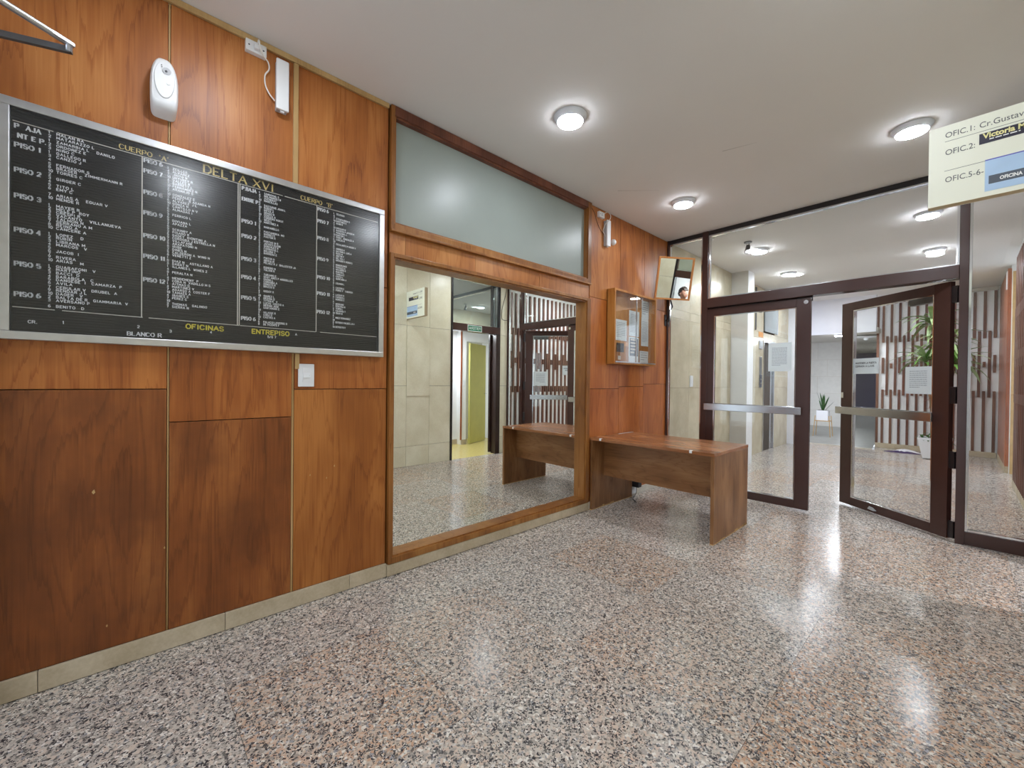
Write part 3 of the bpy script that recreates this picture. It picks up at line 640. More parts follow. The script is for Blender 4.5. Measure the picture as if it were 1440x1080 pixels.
labels(.033, ((2.291, 'PISO 6'), (2.244, 'PISO 7'), (2.147, 'PISO 8'), (2.053, 'PISO 9'), (1.949, 'PISO 10'), (1.855, 'PISO 11'), (1.748, 'PISO 12')), .062)
labels(.412, ((2.287, 'P.BAJA'), (2.232, 'ENTRE P.'), (2.118, 'PISO 1'), (2.041, 'PISO 2'), (1.923, 'PISO 3'), (1.828, 'PISO 4'), (1.721, 'PISO 5'), (1.613, 'PISO 6')), .062)
labels(.784, ((2.286, 'PISO 6'), (2.218, 'PISO 7'), (2.120, 'PISO 8'), (2.0, 'PISO 9'), (1.893, 'PISO 10'), (1.799, 'PISO 11'), (1.692, 'PISO 12')), .058)
stroke_text(lab, 'BLANCO R', (X, -.021, 1.487), YV, ZV, .016, .22, width=.116, serif=.12)
part('floor_lettering', lab, 'letters_white', bd, fixn=False, label='white floor headings')
nm = MB()
c1 = [(2.296, '1', 'MALAN RA'), (2.281, '2', 'MATARAZZO L'), (2.264, '1', 'ZAMARBIA L    DANILO'), (2.248, '2', 'ORDOÑEZ E'), (2.233, '3', 'NIÑO C'), (2.217, '1', 'GALLEGO R'), (2.202, '3', 'CANZIO J'), (2.186, '4', ''), (2.169, '5', 'FERNADOR S'), (2.156, '8', 'BRASER    ZIMMERMANN R'), (2.141, '10', 'TORRES C'), (2.126, '2', ''), (2.112, '3', 'GIRGER C'), (2.098, '4', ''), (2.084, '5', 'TITO L'), (2.070, '6', 'EMY C'), (2.045, '7', 'ARIAS A    EGUAR V'), (2.031, '10', 'MENDE R'), (2.001, '1', 'MAYER R'), (1.988, '2', 'MELE P  ROY'), (1.975, '3', 'CRESPI R'), (1.962, '4', 'VACANTO    VILLANUEVA'), (1.949, '5', 'TALMON N'), (1.936, '7', 'SERRANO A M'), (1.923, '8', 'REINO A'), (1.910, '10', 'CANCERE A'), (1.884, '1', 'LOPEZ    D'), (1.871, '2', 'RUBIN'), (1.856, '3', 'LIBRANA M'), (1.842, '4', 'MARCOS   V'), (1.828, '5', ''), (1.815, '6', 'JACOB  I'), (1.802, '7', ''), (1.791, '9', 'RIVERA'), (1.777, '10', 'ARIAS    M'), (1.752, '1', 'GUARAFONI   V'), (1.740, '2', 'MARTINO'), (1.726, '3', 'BACCI  D'), (1.711, '4', 'BARABOLA   C'), (1.698, '5', 'DANGESE  I   CAMARZA  P'), (1.684, '6', 'AVILA'), (1.667, '7', 'CEBULAR V   DRUBEL  A'), (1.654, '9', 'RENDAR J L'), (1.640, '10', 'DAGER   V'), (1.626, '2', 'BALTA DE R   GIAMMARIA  V'), (1.612, '3', 'AVERSANO P'), (1.588, '6', 'BENITO   D')]
for z, n_, t in c1:
    stroke_text(nm, n_, (X, -.258, z-.005), YV, ZV, .0100, .24, stretch=.9)
    if t: stroke_text(nm, t, (X, -.236, z-.005), YV, ZV, .0098, .24, sp=.42, stretch=.95)
names2 = 'ZEILLER|ALVAREZ|,SOTO N|URTUBEY R|VALLES R|BARRETT L|FERNANDEZ N|ARANAJO S||GONZALEZ E|PEREZ    R ARANDA N|ALVAREZ  J L|GONZA N|CANTILLO N V|ALMADAS I||FERRICO L||DIVIANA L|APAZZA||SCRINBY A|PISARO R|GADEY  BIONTINI A|CORDOBA J ESTRELLA N|VILLAFAÑE|ARAPATONI N|IRIBE|DINES N|CALDERON A  WING N|VENETTI Z||DIAZ N    ASTILLANO A|DABAT N|ILLANES L  WINES Z||PERALTA N||MENDEMENY  P|CORA N  VADILLO M S|AITMAS D|MARTINEZ V|ADARSO A  COSTER F|TAMAES A|IBANES C|PEREZ C||THOMAS    GALINDO|SIERRA N'.split('|')
names3 = 'SANDOVAL S|MOLINAROLI N|ZUCHERAT|MANCILLAS||DASTUGUE JUAN L|RODER L|NIEVA A|DRAGO N|CEREZA A|CORDERO VORST|WEIS L|MARTINEZ A||MARIANELLO||PASTAMORIA  MO|MARREYS|PASTOR R||PORTAS W R|JACKES ELKIN|GONZALEZ R|FARMACIA L|BOLOÑA C|BARRERA E||PINTOS D|IBERIA M|PELAEZ R J   BALLESTER JA||ROMERO N|TULIAN R||TURIANO E|SCOT ANES P ARGUELLES|GIANA L|CORDOBA A|DONATO R|BRIZZO D||GODOY R||IBAÑEZ L|MEDINA D|TYTEN R   V|LUCAS  COSTIO A|MERINO JOSE|SANTAMARI E||VILASSE R|CORA D|CASTRO A||PALACIO LOVERRE D|DE VICENTE F'.split('|')
names4 = 'TELERISO||ETCHEVARRIA S|MARTINEZ E|GIAMI R||MIRAGAR M|BARRERA P JAVIER M|MANZANAL L|MARTINI L|PEREZ   GONZALEZ A|CARLOS M||ESCALANTE M AGUER V||ANDREO A|GALVAN A  LUIS A|RAVA M|ARETIN T|DEL VAL I|GIRAUDO E ROBIN S||MINGORANCE|ROSALES A|NAVARRO B|MARTIN L|VARELA E|COSTA L|QUINTANA A||COLMAN L||CASTRO E|PONSO V   TABORDA||LASSAR N|FARINAS L|ROMERO S||MEDRANO|PEREYRA M|TEMPO L|VALDIVIA T|TRAVI D||NUEZ FERNANDEZ||ESTUDIO VALDES J.A.I||DEPOSITO 9'.split('|')
def column(names, yn, yt, zt, zb, h, st):
    n = len(names); rnd = random.Random(n)
    for k, t in enumerate(names):
        z = zt+(zb-zt)*k/(n-1)
        stroke_text(nm, str(1+(k*3+k//4) % 10), (X, yn, z-.005), YV, ZV, h, .27, stretch=.9)
        if t: stroke_text(nm, t, (X, yt, z-.005), YV, ZV, h, .24, sp=.42, stretch=st*.92)
column(names2, .115, .134, 2.285, 1.635, .0094, .95)
column(names3, .488, .512, 2.288, 1.590, .0092, .80)
column(names4, .872, .888, 2.284, 1.612, .0092, .72)
for y, z, t in ((-.312, 1.517, 'CR.'), (-.218, 1.523, '1'), (.012, 1.528, '2'), (.125, 1.518, '3'), (.280, 1.526, '4'), (.668, 1.548, 'A'), (.532, 1.524, '5/6 7')):
    stroke_text(nm, t, (X, y, z-.005), YV, ZV, .011, .2)
part('name_lettering', nm, 'letters_white', bd, fixn=False, label='white rows of names and numbers')

# ================================================================== SMALL THINGS ON THE LEFT WALL
sw = thing('light_switch', 'white light switch on the panel under the directory board', 'switch', (0, .731, 1.254))
part('plate', B(0, .010, .688, .774, 1.254, 1.385), 'plastic_white', sw, bevel=.004)
part('module_frame', B(.009, .0125, .710, .754, 1.282, 1.360), 'plastic_white', sw, bevel=.001)
part('rocker', MB().prism([(.0125, 1.334), (.0125, 1.306), (.0185, 1.306), (.0135, 1.334)], 'Y', .713, .751), 'plastic_white', sw, bevel=.0008)
part('rocker_mark', B(.0125, .0165, .744, .747, 1.312, 1.320), 'plastic_grey', sw)

af = thing('air_freshener', 'white plastic air freshener dispenser mounted above the board', 'air freshener', (0, .10, 2.50))
mb = MB(); n = 36
for x, sc in ((0, .95), (.035, .99), (.060, 1.0), (.072, .94), (.077, .86)):
    for i in range(n):
        a = 2*math.pi*i/n; ca, sa = math.cos(a), math.sin(a)
        ex = .62 if sa > 0 else .34
        yy = math.copysign(abs(ca)**ex, ca)*.050*sc; zz = math.copysign(abs(sa)**(.82 if sa > 0 else .34), sa)*(.140 if sa > 0 else .128)*sc
        yy *= 1-.22*max(0, zz/.14)**2
        if zz < 0: zz += .034*(x/.077)*min(1, -zz/.10)          # underside slopes up towards the front
        mb.v.append((x-.030*max(0, zz/.14)**2*(x/.077), .10+yy, 2.634+zz))
for k in range(4):
    for i in range(n): j = (i+1) % n; mb.f.append((k*n+i, k*n+j, (k+1)*n+j, (k+1)*n+i))
mb.f.append(tuple(range(n))); mb.f.append(tuple(4*n+i for i in range(n)))
part('body', mb, 'plastic_white', af, smooth=True)
def af_x(z): return .0775-.030*max(0, (z-2.634)/.14)**2
mb = MB(); pts = [(.10+.037*math.cos(2*math.pi*i/28), 2.660+.088*math.sin(2*math.pi*i/28)) for i in range(28)]
mb.v = [(af_x(z)-.004, y, z) for y, z in pts]+[(af_x(2.66+(z-2.66)*.95)+.0035, .10+(y-.10)*.93, 2.66+(z-2.66)*.95) for y, z in pts]+[(af_x(2.66)+.0042, .10, 2.66)]
mb.f = [(i, (i+1) % 28, 28+(i+1) % 28, 28+i) for i in range(28)]+[(28+i, 28+(i+1) % 28, 56) for i in range(28)]+[tuple(reversed(range(28)))]
part('front_cover', mb, 'plastic_white', af, smooth=True)
part('spray_recess', MB().lathe([(.015, .0), (.015, .0012)], 20, (.0775, .108, 2.700), 'X'), 'plastic_grey', af)
part('nozzle', MB().lathe([(.005, .0), (.004, .003)], 12, (.0785, .106, 2.698), 'X'), 'plastic_dark', af)
part('indicator_lamp', MB().lathe([(.0075, .0), (.0075, .002)], 16, (.0812, .114, 2.645), 'X'), 'text_white', af)
part('indicator_dots', MB().lathe([(.0022, 0), (.0022, .001)], 8, (.0735, .090, 2.722), 'X').lathe([(.0022, 0), (.0022, .001)], 8, (.0742, .091, 2.714), 'X'), 'plastic_dark', af)

def emergency_light(yc, zc, label, l=.27, w=.062, x1=.05):
    t = thing('emergency_light', label, 'emergency light', (0, yc, zc-l/2), group='emergency lights on the left wall')
    part('base', B(0, x1-.014, yc-w/2+.004, yc+w/2-.004, zc-l/2+.004, zc+l/2-.004), 'plastic_grey', t, bevel=.003)
    part('diffuser', B(x1-.016, x1, yc-w/2, yc+w/2, zc-l/2, zc+l/2), 'plastic_white', t, bevel=.006)
    part('test_button', B(x1-.024, x1-.012, yc-.009, yc+.011, zc-l/2-.008, zc-l/2+.004), 'plastic_white', t, bevel=.002)
    return t
EL1 = emergency_light(.591, 2.89, 'white emergency light beside the pale upright strip, above the directory board')
EL2 = emergency_light(3.655, 2.855, 'white emergency light high on the panel beside the glazed panel')
def socket(yc, zc, label, w=.095, h=.058):
    t = thing('wall_socket', label, 'socket', (0, yc, zc-h/2), group='sockets feeding the emergency lights')
    part('plate', B(0, .030, yc-w/2, yc+w/2, zc-h/2, zc+h/2), 'plastic_white', t, bevel=.003)
    part('screw', MB().lathe([(.004, 0), (.004, .001)], 10, (.030, yc-.033, zc), 'X'), 'socket_hole', t)
    part('screw', MB().lathe([(.004, 0), (.004, .001)], 10, (.030, yc+.033, zc), 'X'), 'socket_hole', t)
    part('plug', B(.030, .052, yc-.012, yc+.014, zc-.018, zc+.010), 'plastic_white', t, bevel=.005)
    return t
socket(.470, 3.035, 'white socket under the cornice strip with a plug in it')
socket(3.555, 3.025, 'white socket by the ceiling right of the glazed panel', w=.09)
def bez(pts, n=10):
    P = [Vector(p) for p in pts]; out = []
    P = [P[0]*2-P[1]]+P+[P[-1]*2-P[-2]]
    for i in range(1, len(P)-2):
        for k in range(n):
            t = k/n; a, b_, c, d = P[i-1], P[i], P[i+1], P[i+2]
            out.append(.5*((2*b_)+(c-a)*t+(2*a-5*b_+4*c-d)*t*t+(3*b_-a-3*c+d)*t**3))
    return out+[P[-2]]
cb = MB().tube(bez([(.052, .472, 3.040), (.066, .474, 3.055), (.064, .482, 3.02), (.045, .500, 3.0), (.030, .525, 2.985), (.022, .530, 2.955), (.018, .513, 2.92), (.016, .515, 2.87), (.016, .535, 2.83), (.018, .560, 2.805)]), .0035, 8)
part('power_cord', cb, 'cable_white', EL1, smooth=True)
cb = MB().tube(bez([(.052, 3.56, 3.03), (.075, 3.585, 3.045), (.085, 3.625, 3.02), (.07, 3.630, 2.98), (.03, 3.62, 2.95), (.02, 3.60, 2.90), (.018, 3.59, 2.87), (.02, 3.615, 2.84), (.02, 3.63, 2.82)]), .0035, 8)
part('power_cord', cb, 'cable_white', EL2, smooth=True)
cb = MB().tube(bez([(.003, 3.395, 3.08), (.004, 3.46, 3.02), (.004, 3.50, 2.95), (.004, 3.56, 2.88), (.01, 3.62, 2.84)]), .002, 6)
single('thin_wire', cb, 'cable_black', 'thin dark wire running over the panel beside the emergency light', 'wire', (.003, 3.395, 2.84), smooth=True)
er = thing('wall_button', 'small round white detector beside the far emergency light', 'detector', (0, 3.79, 2.78))
part('body', MB().lathe([(.032, 0), (.032, .012), (.026, .030), (.014, .040)], 20, (0, 3.79, 2.80), 'X'), 'plastic_white', er, smooth=True)

# door closer arm and the open entrance leaf that carries it
ed = thing('entrance_door', 'open brown entrance door folded back against the left wall', 'door', (.15, -1.0, 0))
part('leaf_frame', MB().box(.10, .145, -1.44, -1.34, .01, 2.56).box(.10, .145, -.56, -.46, .01, 2.56).box(.10, .145, -1.34, -.56, 2.44, 2.56).box(.10, .145, -1.34, -.56, .01, .16), 'brown_paint', ed)
part('pane', B(.118, .126, -1.34, -.56, .16, 2.44), 'glass', ed)
dc = thing('door_closer', 'silver door closer arm sticking out at the upper left edge', 'door closer', (.3, -.2, 2.5))
e1 = Vector((.300, -.190, 2.538)); e2 = Vector((.300, -.190, 2.520))
part('body', B(.145, .19, -.86, -.62, 2.44, 2.50), 'steel', dc, bevel=.004)
part('upper_arm', MB().tube([e1, Vector((.45, -.46, 2.555)), Vector((.62, -.80, 2.565))], .012, 10), 'aluminium', dc, smooth=True)
def flat_bar(a, b_, w, h):
    a, b_ = Vector(a), Vector(b_); d = (b_-a).normalized(); s = d.cross(ZV).normalized()*w/2; z = ZV*h/2; mb = MB()
    for p in (a, b_): mb.v += [tuple(p-s-z), tuple(p+s-z), tuple(p+s+z), tuple(p-s+z)]
    mb.f = [(0, 1, 2, 3), (7, 6, 5, 4)]+[(i, i+4, (i+1) % 4+4, (i+1) % 4) for i in range(4)]
    return mb
part('lower_arm', flat_bar((.296, -.172, 2.513), (.167, -.74, 2.470), .016, .022), 'steel_dark', dc, bevel=.001)
part('elbow', flat_bar((.318, -.225, 2.540), (.292, -.168, 2.533), .026, .014), 'aluminium', dc, bevel=.003)
part('elbow_pin', MB().lathe([(.010, 2.505), (.010, 2.546)], 16, (.2955, -.181, 0)), 'chrome', dc)

# ================================================================== NOTICEBOARD CABINET
nc = thing('notice_cabinet', 'shallow wooden notice cabinet with sliding glass doors and pinned papers', 'notice cabinet', (0, 4.13, 1.49))
cy0, cy1, cz0, cz1, cx = 3.70, 4.572, 1.492, 2.288, .10
part('back_panel', B(.001, .010, cy0, cy1, cz0, cz1), 'cabinet_wood', nc)
part('side_board', B(.001, cx, cy0, cy0+.022, cz0, cz1), 'cabinet_wood', nc, bevel=.002); part('side_board', B(.001, cx, cy1-.022, cy1, cz0, cz1), 'cabinet_wood', nc, bevel=.002)
part('top_board', B(.001, cx, cy0+.022, cy1-.022, cz1-.022, cz1), 'cabinet_wood', nc, bevel=.002); part('bottom_board', B(.001, cx, cy0+.022, cy1-.022, cz0, cz0+.022), 'cabinet_wood', nc, bevel=.002)
part('bottom_track', B(cx-.004, cx+.006, cy0+.02, cy1-.02, cz0+.018, cz0+.030), 'aluminium', nc)
part('sliding_pane', B(.084, .088, cy0+.022, 4.16, cz0+.022, cz1-.022), 'glass_cabinet', nc); part('sliding_pane', B(.091, .095, 4.13, cy1-.022, cz0+.022, cz1-.022), 'glass_cabinet', nc)
part('pane_edge', B(.083, .096, 4.142, 4.148, cz0+.022, cz1-.022), 'aluminium', nc)
def notice(ya, yb, za, zb, label, mat='paper', rows=8, x=.0115, ink='ink_soft', seed=1, tilt=0):
    t = thing('notice_paper', label, 'paper', (x, (ya+yb)/2, za), group='papers in the notice cabinet')
    part('sheet', B(x, x+.001, ya, yb, za, zb), mat, t)
    if rows:
        mb = MB(); h = zb-za; w = yb-ya
        print_bars(mb, (x+.0014, ya+.12*w, zb-.16*h), YV, ZV, w*.78, rows, h*.74/rows, h*.22/rows, seed)
        part('printed_lines', mb, ink, t, fixn=False)
    return t
notice(3.839, 4.07, 1.758, 1.987, 'pale printed sheet at the left of the notice cabinet', rows=9, seed=2)
notice(4.119, 4.335, 1.825, 2.114, 'long pale sheet pinned in the middle of the notice cabinet', rows=12, seed=3)
t = notice(4.115, 4.33, 1.522, 1.815, 'white flyer with a big dark printed block below the middle sheet', rows=0, x=.013)
part('dark_block', B(.0142, .0146, 4.135, 4.31, 1.60, 1.80), 'sign_slate', t)
mb = MB(); print_bars(mb, (.0148, 4.15, 1.775), YV, ZV, .14, 5, .036, .018, 5); part('printed_lines', mb, 'paper_cream', t, fixn=False)
notice(4.385, 4.548, 2.06, 2.262, 'printed sheet hanging in the upper right corner of the notice cabinet', rows=6, seed=6)
notice(4.378, 4.54, 1.728, 2.065, 'long finely printed sheet at the right of the notice cabinet', rows=16, seed=7, x=.013)
notice(4.352, 4.545, 1.522, 1.668, 'small printed sheet in the lower right corner of the notice cabinet', rows=4, seed=8)
single('black_card', B(.0115, .022, 3.872, 4.005, 1.631, 1.728), 'plastic_dark', 'dark card box below the left sheet in the notice cabinet', 'card', (.0115, 3.94, 1.631), bevel=.002)
single('sticky_note', B(.0115, .0125, 4.026, 4.105, 1.703, 1.747), 'orange_plate', 'small orange note beside the dark card in the notice cabinet', 'note', (.0115, 4.065, 1.703))
single('label_tag', B(.0115, .0125, 3.905, 3.955, 1.546, 1.59), 'paper_cream', 'tiny whitish label near the bottom of the notice cabinet', 'label', (.0115, 3.93, 1.546))

# ================================================================== TILTED CORNER MIRROR
sm = thing('corner_mirror', 'small tilted mirror in a light wooden frame near the corner', 'mirror', (.30, 4.86, 2.28))
nrm = Vector((.735, -.645, -.206)).normalized(); ctr = Vector((.2345, 4.738, 2.537))
a_ = Vector((.281, .324, -.016)).normalized(); ax_ = (a_-nrm*a_.dot(nrm)).normalized(); az_ = ax_.cross(nrm)*1.0
if az_.z < 0: az_ = -az_
W2, H2, FR = .214, .247, .020
def tq(mb, u0, u1, v0, v1, d0, d1):
    o = len(mb.v)
    for d in (d0, d1):
        for (uu, vv) in ((u0, v0), (u1, v0), (u1, v1), (u0, v1)): mb.v.append(tuple(ctr+ax_*uu+az_*vv+nrm*d))
    for q in ((0, 1, 2, 3), (7, 6, 5, 4), (0, 4, 5, 1), (1, 5, 6, 2), (2, 6, 7, 3), (3, 7, 4, 0)): mb.f.append(tuple(o+i for i in q))
    return mb
for a0, a1, b0, b1, nme in ((-W2, W2, H2-FR, H2, 'frame_rail'), (-W2, W2, -H2, -H2+FR, 'frame_rail'), (-W2, -W2+FR, -H2+FR, H2-FR, 'frame_stile'), (W2-FR, W2, -H2+FR, H2-FR, 'frame_stile')):
    part(nme, tq(MB(), a0, a1, b0, b1, -.018, .006), 'mirror_frame_wood', sm, bevel=.002)
part('mirror_glass', tq(MB(), -W2+FR-.004, W2-FR+.004, -H2+FR-.004, H2-FR+.004, -.012, -.004), 'mirror_small', sm)
part('back_board', tq(MB(), -W2+.01, W2-.01, -H2+.01, H2-.01, -.022, -.0185), 'plastic_dark', sm)
lowp = ctr-az_*(H2-.01)-nrm*.03
part('bracket', MB().tube([tuple(ctr-nrm*.022), tuple(lowp-nrm*.02), (.10, 4.965, 2.25), (.05, 4.985, 2.20), (.045, 4.985, 2.10), (.004, 4.985, 2.09)], .010, 8), 'plastic_dark', sm, smooth=True)
part('wall_plate', B(.0, .008, 4.955, 5.015, 2.02, 2.16), 'plastic_dark', sm)

# ================================================================== DESK
dk = thing('desk', 'plain brown wood grain desk with panel legs beside the mirror', 'desk', (.62, 3.8, 0))
dx0, dx1, dy0, dy1, dh = .012, 1.232, 3.412, 4.19, .735
part('desk_top', B(dx0, dx1, dy0, dy1, dh-.026, dh), 'desk_top_wood', dk, bevel=.0015)
part('side_panel', B(dx0+.002, dx0+.028, dy0+.012, dy1-.012, .004, dh-.026), 'desk_wood', dk, bevel=.0015)
part('side_panel', B(dx1-.028, dx1-.001, dy0+.003, dy1-.003, .004, dh-.026), 'desk_wood', dk, bevel=.0015)
part('modesty_panel', B(dx0+.028, dx1-.028, dy0+.215, dy0+.235, .325, dh-.026), 'desk_front_wood', dk)
for x, y in ((.13, dy0), (1.03, dy0)):
    part('edge_clip', B(x, x+.022, y-.003, y+.02, dh-.020, dh+.0025), 'plastic_white', dk, bevel=.001)
part('edge_tape', B(dx0+.02, dx0+.03, dy1-.30, dy1, dh, dh+.002), 'plastic_grey', dk)
# worn pale chips along the foot of the panels
rnd = random.Random(4)
for k in range(9):
    y = dy0+.03+rnd.random()*.7; part('worn_edge', B(dx1-.0012, dx1+.0004, y, y+.03+rnd.random()*.05, .004, .009+rnd.random()*.012), 'pine', dk)
for k in range(7):
    y = dy0+.03+rnd.random()*.35; part('worn_edge', B(dx0+.0275, dx0+.0287, y, y+.03+rnd.random()*.05, .004, .010+rnd.random()*.012), 'pine', dk)
part('foot_strip', B(dx1-.029, dx1, dy0, dy1-.01, 0, .006), 'pine', dk); part('foot_strip', B(dx0+.002, dx0+.029, dy0, dy1-.01, 0, .006), 'pine', dk)
pa = thing('power_adapter', 'black power adapter plugged in low on the wall under the desk', 'adapter', (.05, 4.25, .16))
part('body', B(.022, .105, 4.205, 4.275, .105, .170), 'plastic_dark', pa, bevel=.006)
part('socket_plate', B(.0135, .022, 4.20, 4.31, .02, .180), 'plastic_white', pa, bevel=.003)
part('lead', MB().tube(bez([(.06, 4.24, .107), (.06, 4.24, .06), (.06, 4.22, .02), (.10, 4.10, .006), (.20, 4.0, .006)]), .004, 6), 'cable_black', pa, smooth=True)

# ================================================================== GLASS PARTITION
F0, F1 = D-.035, D+.035
pt = thing('glass_partition', 'brown framed glass partition with chrome beads across the lobby', 'partition', (1.5, D, 0))
part('wall_post', B(.001, .020, F0, F1, 0, H-.002), 'brown_paint', pt, bevel=.002)
part('post', B(.445, .512, F0, F1, 0, H-.002), 'brown_paint', pt, bevel=.002)
part('post', B(2.535, 2.588, F0-.01, F1, 0, H-.002), 'brown_paint', pt, bevel=.002)
part('wall_post', B(2.925, 2.949, F0, F1, 0, H-.002), 'brown_paint', pt, bevel=.002)
part('top_rail', B(.512, 2.535, F0+.01, F1-.01, H-.05, H-.002), 'black_frame', pt); part('top_rail', B(.02, .445, F0+.01, F1-.01, H-.05, H-.002), 'black_frame', pt); part('top_rail', B(2.588, 2.925, F0+.01, F1-.01, H-.05, H-.002), 'black_frame', pt)
part('header_beam', B(.512, 2.535, F0-.03, F1+.02, 2.185, 2.292), 'brown_paint', pt, bevel=.003)
part('bottom_rail', B(.02, .445, F0, F1, .002, .10), 'brown_paint', pt, bevel=.002); part('bottom_rail', B(2.588, 2.925, F0, F1, .002, .105), 'brown_paint', pt, bevel=.002)
part('gap_blocker', B(.512, 1.53, D+.020, D+.034, 2.145, 2.186), 'brown_paint_dark', pt)  # added strip blocks hall light in the gap, giving a dark line
# chrome glazing beads
def beads(x0, x1, z0, z1, yy, w=.018):
    for a, b_, c, d in ((x0, x0+w, z0, z1), (x1-w, x1, z0, z1), (x0+w, x1-w, z0, z0+w), (x0+w, x1-w, z1-w, z1)):
        part('glazing_bead', B(a, b_, yy-.02, yy+.02, c, d), 'chrome', pt, bevel=.002)
for x0, x1, z0, z1 in ((.02, .445, .10, H-.05), (.512, 2.535, 2.292, H-.05), (2.588, 2.925, .105, H-.05)):
    beads(x0, x1, z0, z1, D); part('glass_pane', B(x0+.004, x1-.004, D-.003, D+.003, z0+.004, z1-.004), 'glass', pt)
# door leaves; local frame: u along the leaf from the hinge, v thickness, z up
def leaf(name, label, loc, rot, L, hinge_left, seed):
    t = thing(name, label, 'glass door', loc, rot, 'glass doors of the partition')
    s = 1 if hinge_left else -1
    def b(u0, u1, v0, v1, z0, z1): return B(min(s*u0, s*u1), max(s*u0, s*u1), v0, v1, z0, z1)
    P = lambda n, mb, m, bev=.002: part(n, mb, m, t, bevel=bev, world=False)
    P('stile', b(0, .085 if hinge_left else .128, -.022, .022, .02, 2.172), 'brown_paint'); P('stile', b(L-(.122 if hinge_left else .13), L, -.022, .022, .02, 2.172), 'brown_paint')
    g0, g1 = (.085 if hinge_left else .128), L-(.122 if hinge_left else .13)
    P('top_rail', b(g0, g1, -.022, .022, 2.088, 2.172), 'brown_paint'); P('bottom_rail', b(g0, g1, -.022, .022, .02, .102), 'brown_paint')
    for a, bb_, c, d in ((g0, g0+.010, .102, 2.088), (g1-.010, g1, .102, 2.088), (g0+.01, g1-.01, .102, .112), (g0+.01, g1-.01, 2.078, 2.088)): P('glazing_bead', b(a, bb_, -.018, .018, c, d), 'chrome', .0015)
    P('glass_pane', b(g0+.002, g1-.002, -.003, .003, .104, 2.086), 'glass', 0)
    u0, u1 = (.0, L-.06) if hinge_left else (.09, L+.015)
    for sd in (-1, 1):
        vb = sd*.075
        pb = P('push_bar', b(u0, u1, min(vb, vb-sd*.012), max(vb, vb-sd*.012), .985, 1.062), 'steel', .004)
        for uu in (u0+.03, u1-.05): P('bar_mount', b(uu, uu+.03, min(sd*.022, vb-sd*.011), max(sd*.022, vb-sd*.011), 1.0, 1.045), 'steel_dark', .002)
    return t, b, P, s
lf, lb, LP, _ = leaf('glass_door', 'closed left leaf of the brown framed glass doors behind the desk', (.500, D-.006, 0), 0, 1.025, True, 1)
LP('corner_bolt', MB().lathe([(.02, -.028), (.02, -.02)], 14, (.985, 0, 2.13), 'Y'), 'chrome', 0)
ang = -math.radians(39.25)
rf, rb, RP, _ = leaf('glass_door', 'open right leaf of the brown framed glass doors swung inward', (2.500, 5.045, 0), ang, 1.055, False, 2)
RP('lock_plate', rb(1.02, 1.05, -.026, -.02, 1.155, 1.215), 'chrome', .001)
RP('scuffed_patch', MB().prism([(-.72, .045), (-.70, .075), (-.66, .072), (-.62, .048), (-.66, .038)], 'Y', -.0235, -.0222), 'plastic_grey', 0)
for z in (.10, .68, 1.22, 2.06):
    RP('hinge', B(-.012, .040, -.010, .012, z-.07, z+.07), 'black_frame', .002)
RP('closer_body', rb(.14, .39, .024, .075, 2.03, 2.085), 'steel_dark', .006)
RP('closer_arm', MB().tube([(-.20, .05, 2.09), (-.45, .12, 2.12), (-.16, .20, 2.16)], .009, 8), 'plastic_dark', 0)
# papers on the doors
def taped(name, label, parentrot, loc, w, h, rows, seed, head=None, mat='paper_thin', pitch=None):
    t = thing(name, label, 'paper', loc, parentrot, 'notices taped to the glass doors')
    part('sheet', B(0, w, -.0012, 0, 0, h), mat, t, world=False)
    mb = MB()
    if head:
        for k, s_ in enumerate(head): stroke_text(mb, s_, (w*.09, -.0016, h*.64-k*h*.2), XV, ZV, h*.105, .2, width=w*.82 if k == 0 else w*.74)
    if rows: print_bars(mb, (w*.16, -.0016, h*.82), XV, ZV, w*.68, rows, h*.66/rows, h*.20/rows, seed)
    part('printed_lines', mb, 'ink' if head else 'ink_soft', t, world=False, fixn=False)
    return t
taped('door_notice', 'pale printed notice taped inside the closed left glass door', 0, (1.15, D-.0105, 1.432), .214, .300, 14, 3)
R_ = Matrix.Rotation(ang, 3, 'Z'); hp = Vector((2.5, 5.045, 0))
def on_leaf(u, z, v=-.0045): return tuple(hp+R_ @ Vector((-u, v, 0))+Vector((0, 0, z)))
taped('door_notice', 'wide notice with two printed lines on the open glass door', ang, on_leaf(.922, 1.412), .282, .160, 0, 4, ['MANTENER LA PUERTA', 'CERRADA A LLAVE'])
taped('door_notice', 'printed notice low by the hinge side of the open glass door', ang, on_leaf(.376, 1.222), .236, .246, 9, 9)

# ================================================================== HANGING OFFICE SIGN
sg = thing('office_sign', 'cream office sign with dark lettering projecting from the stone wall', 'sign', (2.69, 3.0, 2.2))
sx0, sx1, sz0, sz1, sy = 2.428, 2.942, 2.203, 2.598, 2.99
part('sign_body', B(sx0, sx1, sy, sy+.05, sz0, sz1), 'sign_edge', sg, bevel=.001)
part('sign_face', B(sx0, sx1, sy-.003, sy, sz0, sz1), 'sign_cream', sg); part('sign_face', B(sx0, sx1, sy+.05, sy+.053, sz0, sz1), 'sign_cream', sg)
part('wall_bracket', B(sx1, 2.949, sy+.01, sy+.04, sz0+.03, sz1-.03), 'steel_dark', sg)
yf = sy-.0036
for z in (2.517, 2.371): part('ruled_line', B(2.484, 2.90, yf, yf+.0006, z, z+.0018), 'sign_text', sg)
font_text('lettering', 'OFIC.1:', .038, 'sign_text', sg, (2.484, yf, 2.536), XV, ZV, width=.100); font_text('lettering', 'Cr.Gustavo', .038, 'sign_text', sg, (2.597, yf, 2.536), XV, ZV, width=.152)
font_text('lettering', 'OFIC.2:', .038, 'sign_text', sg, (2.485, yf, 2.450), XV, ZV, width=.100)
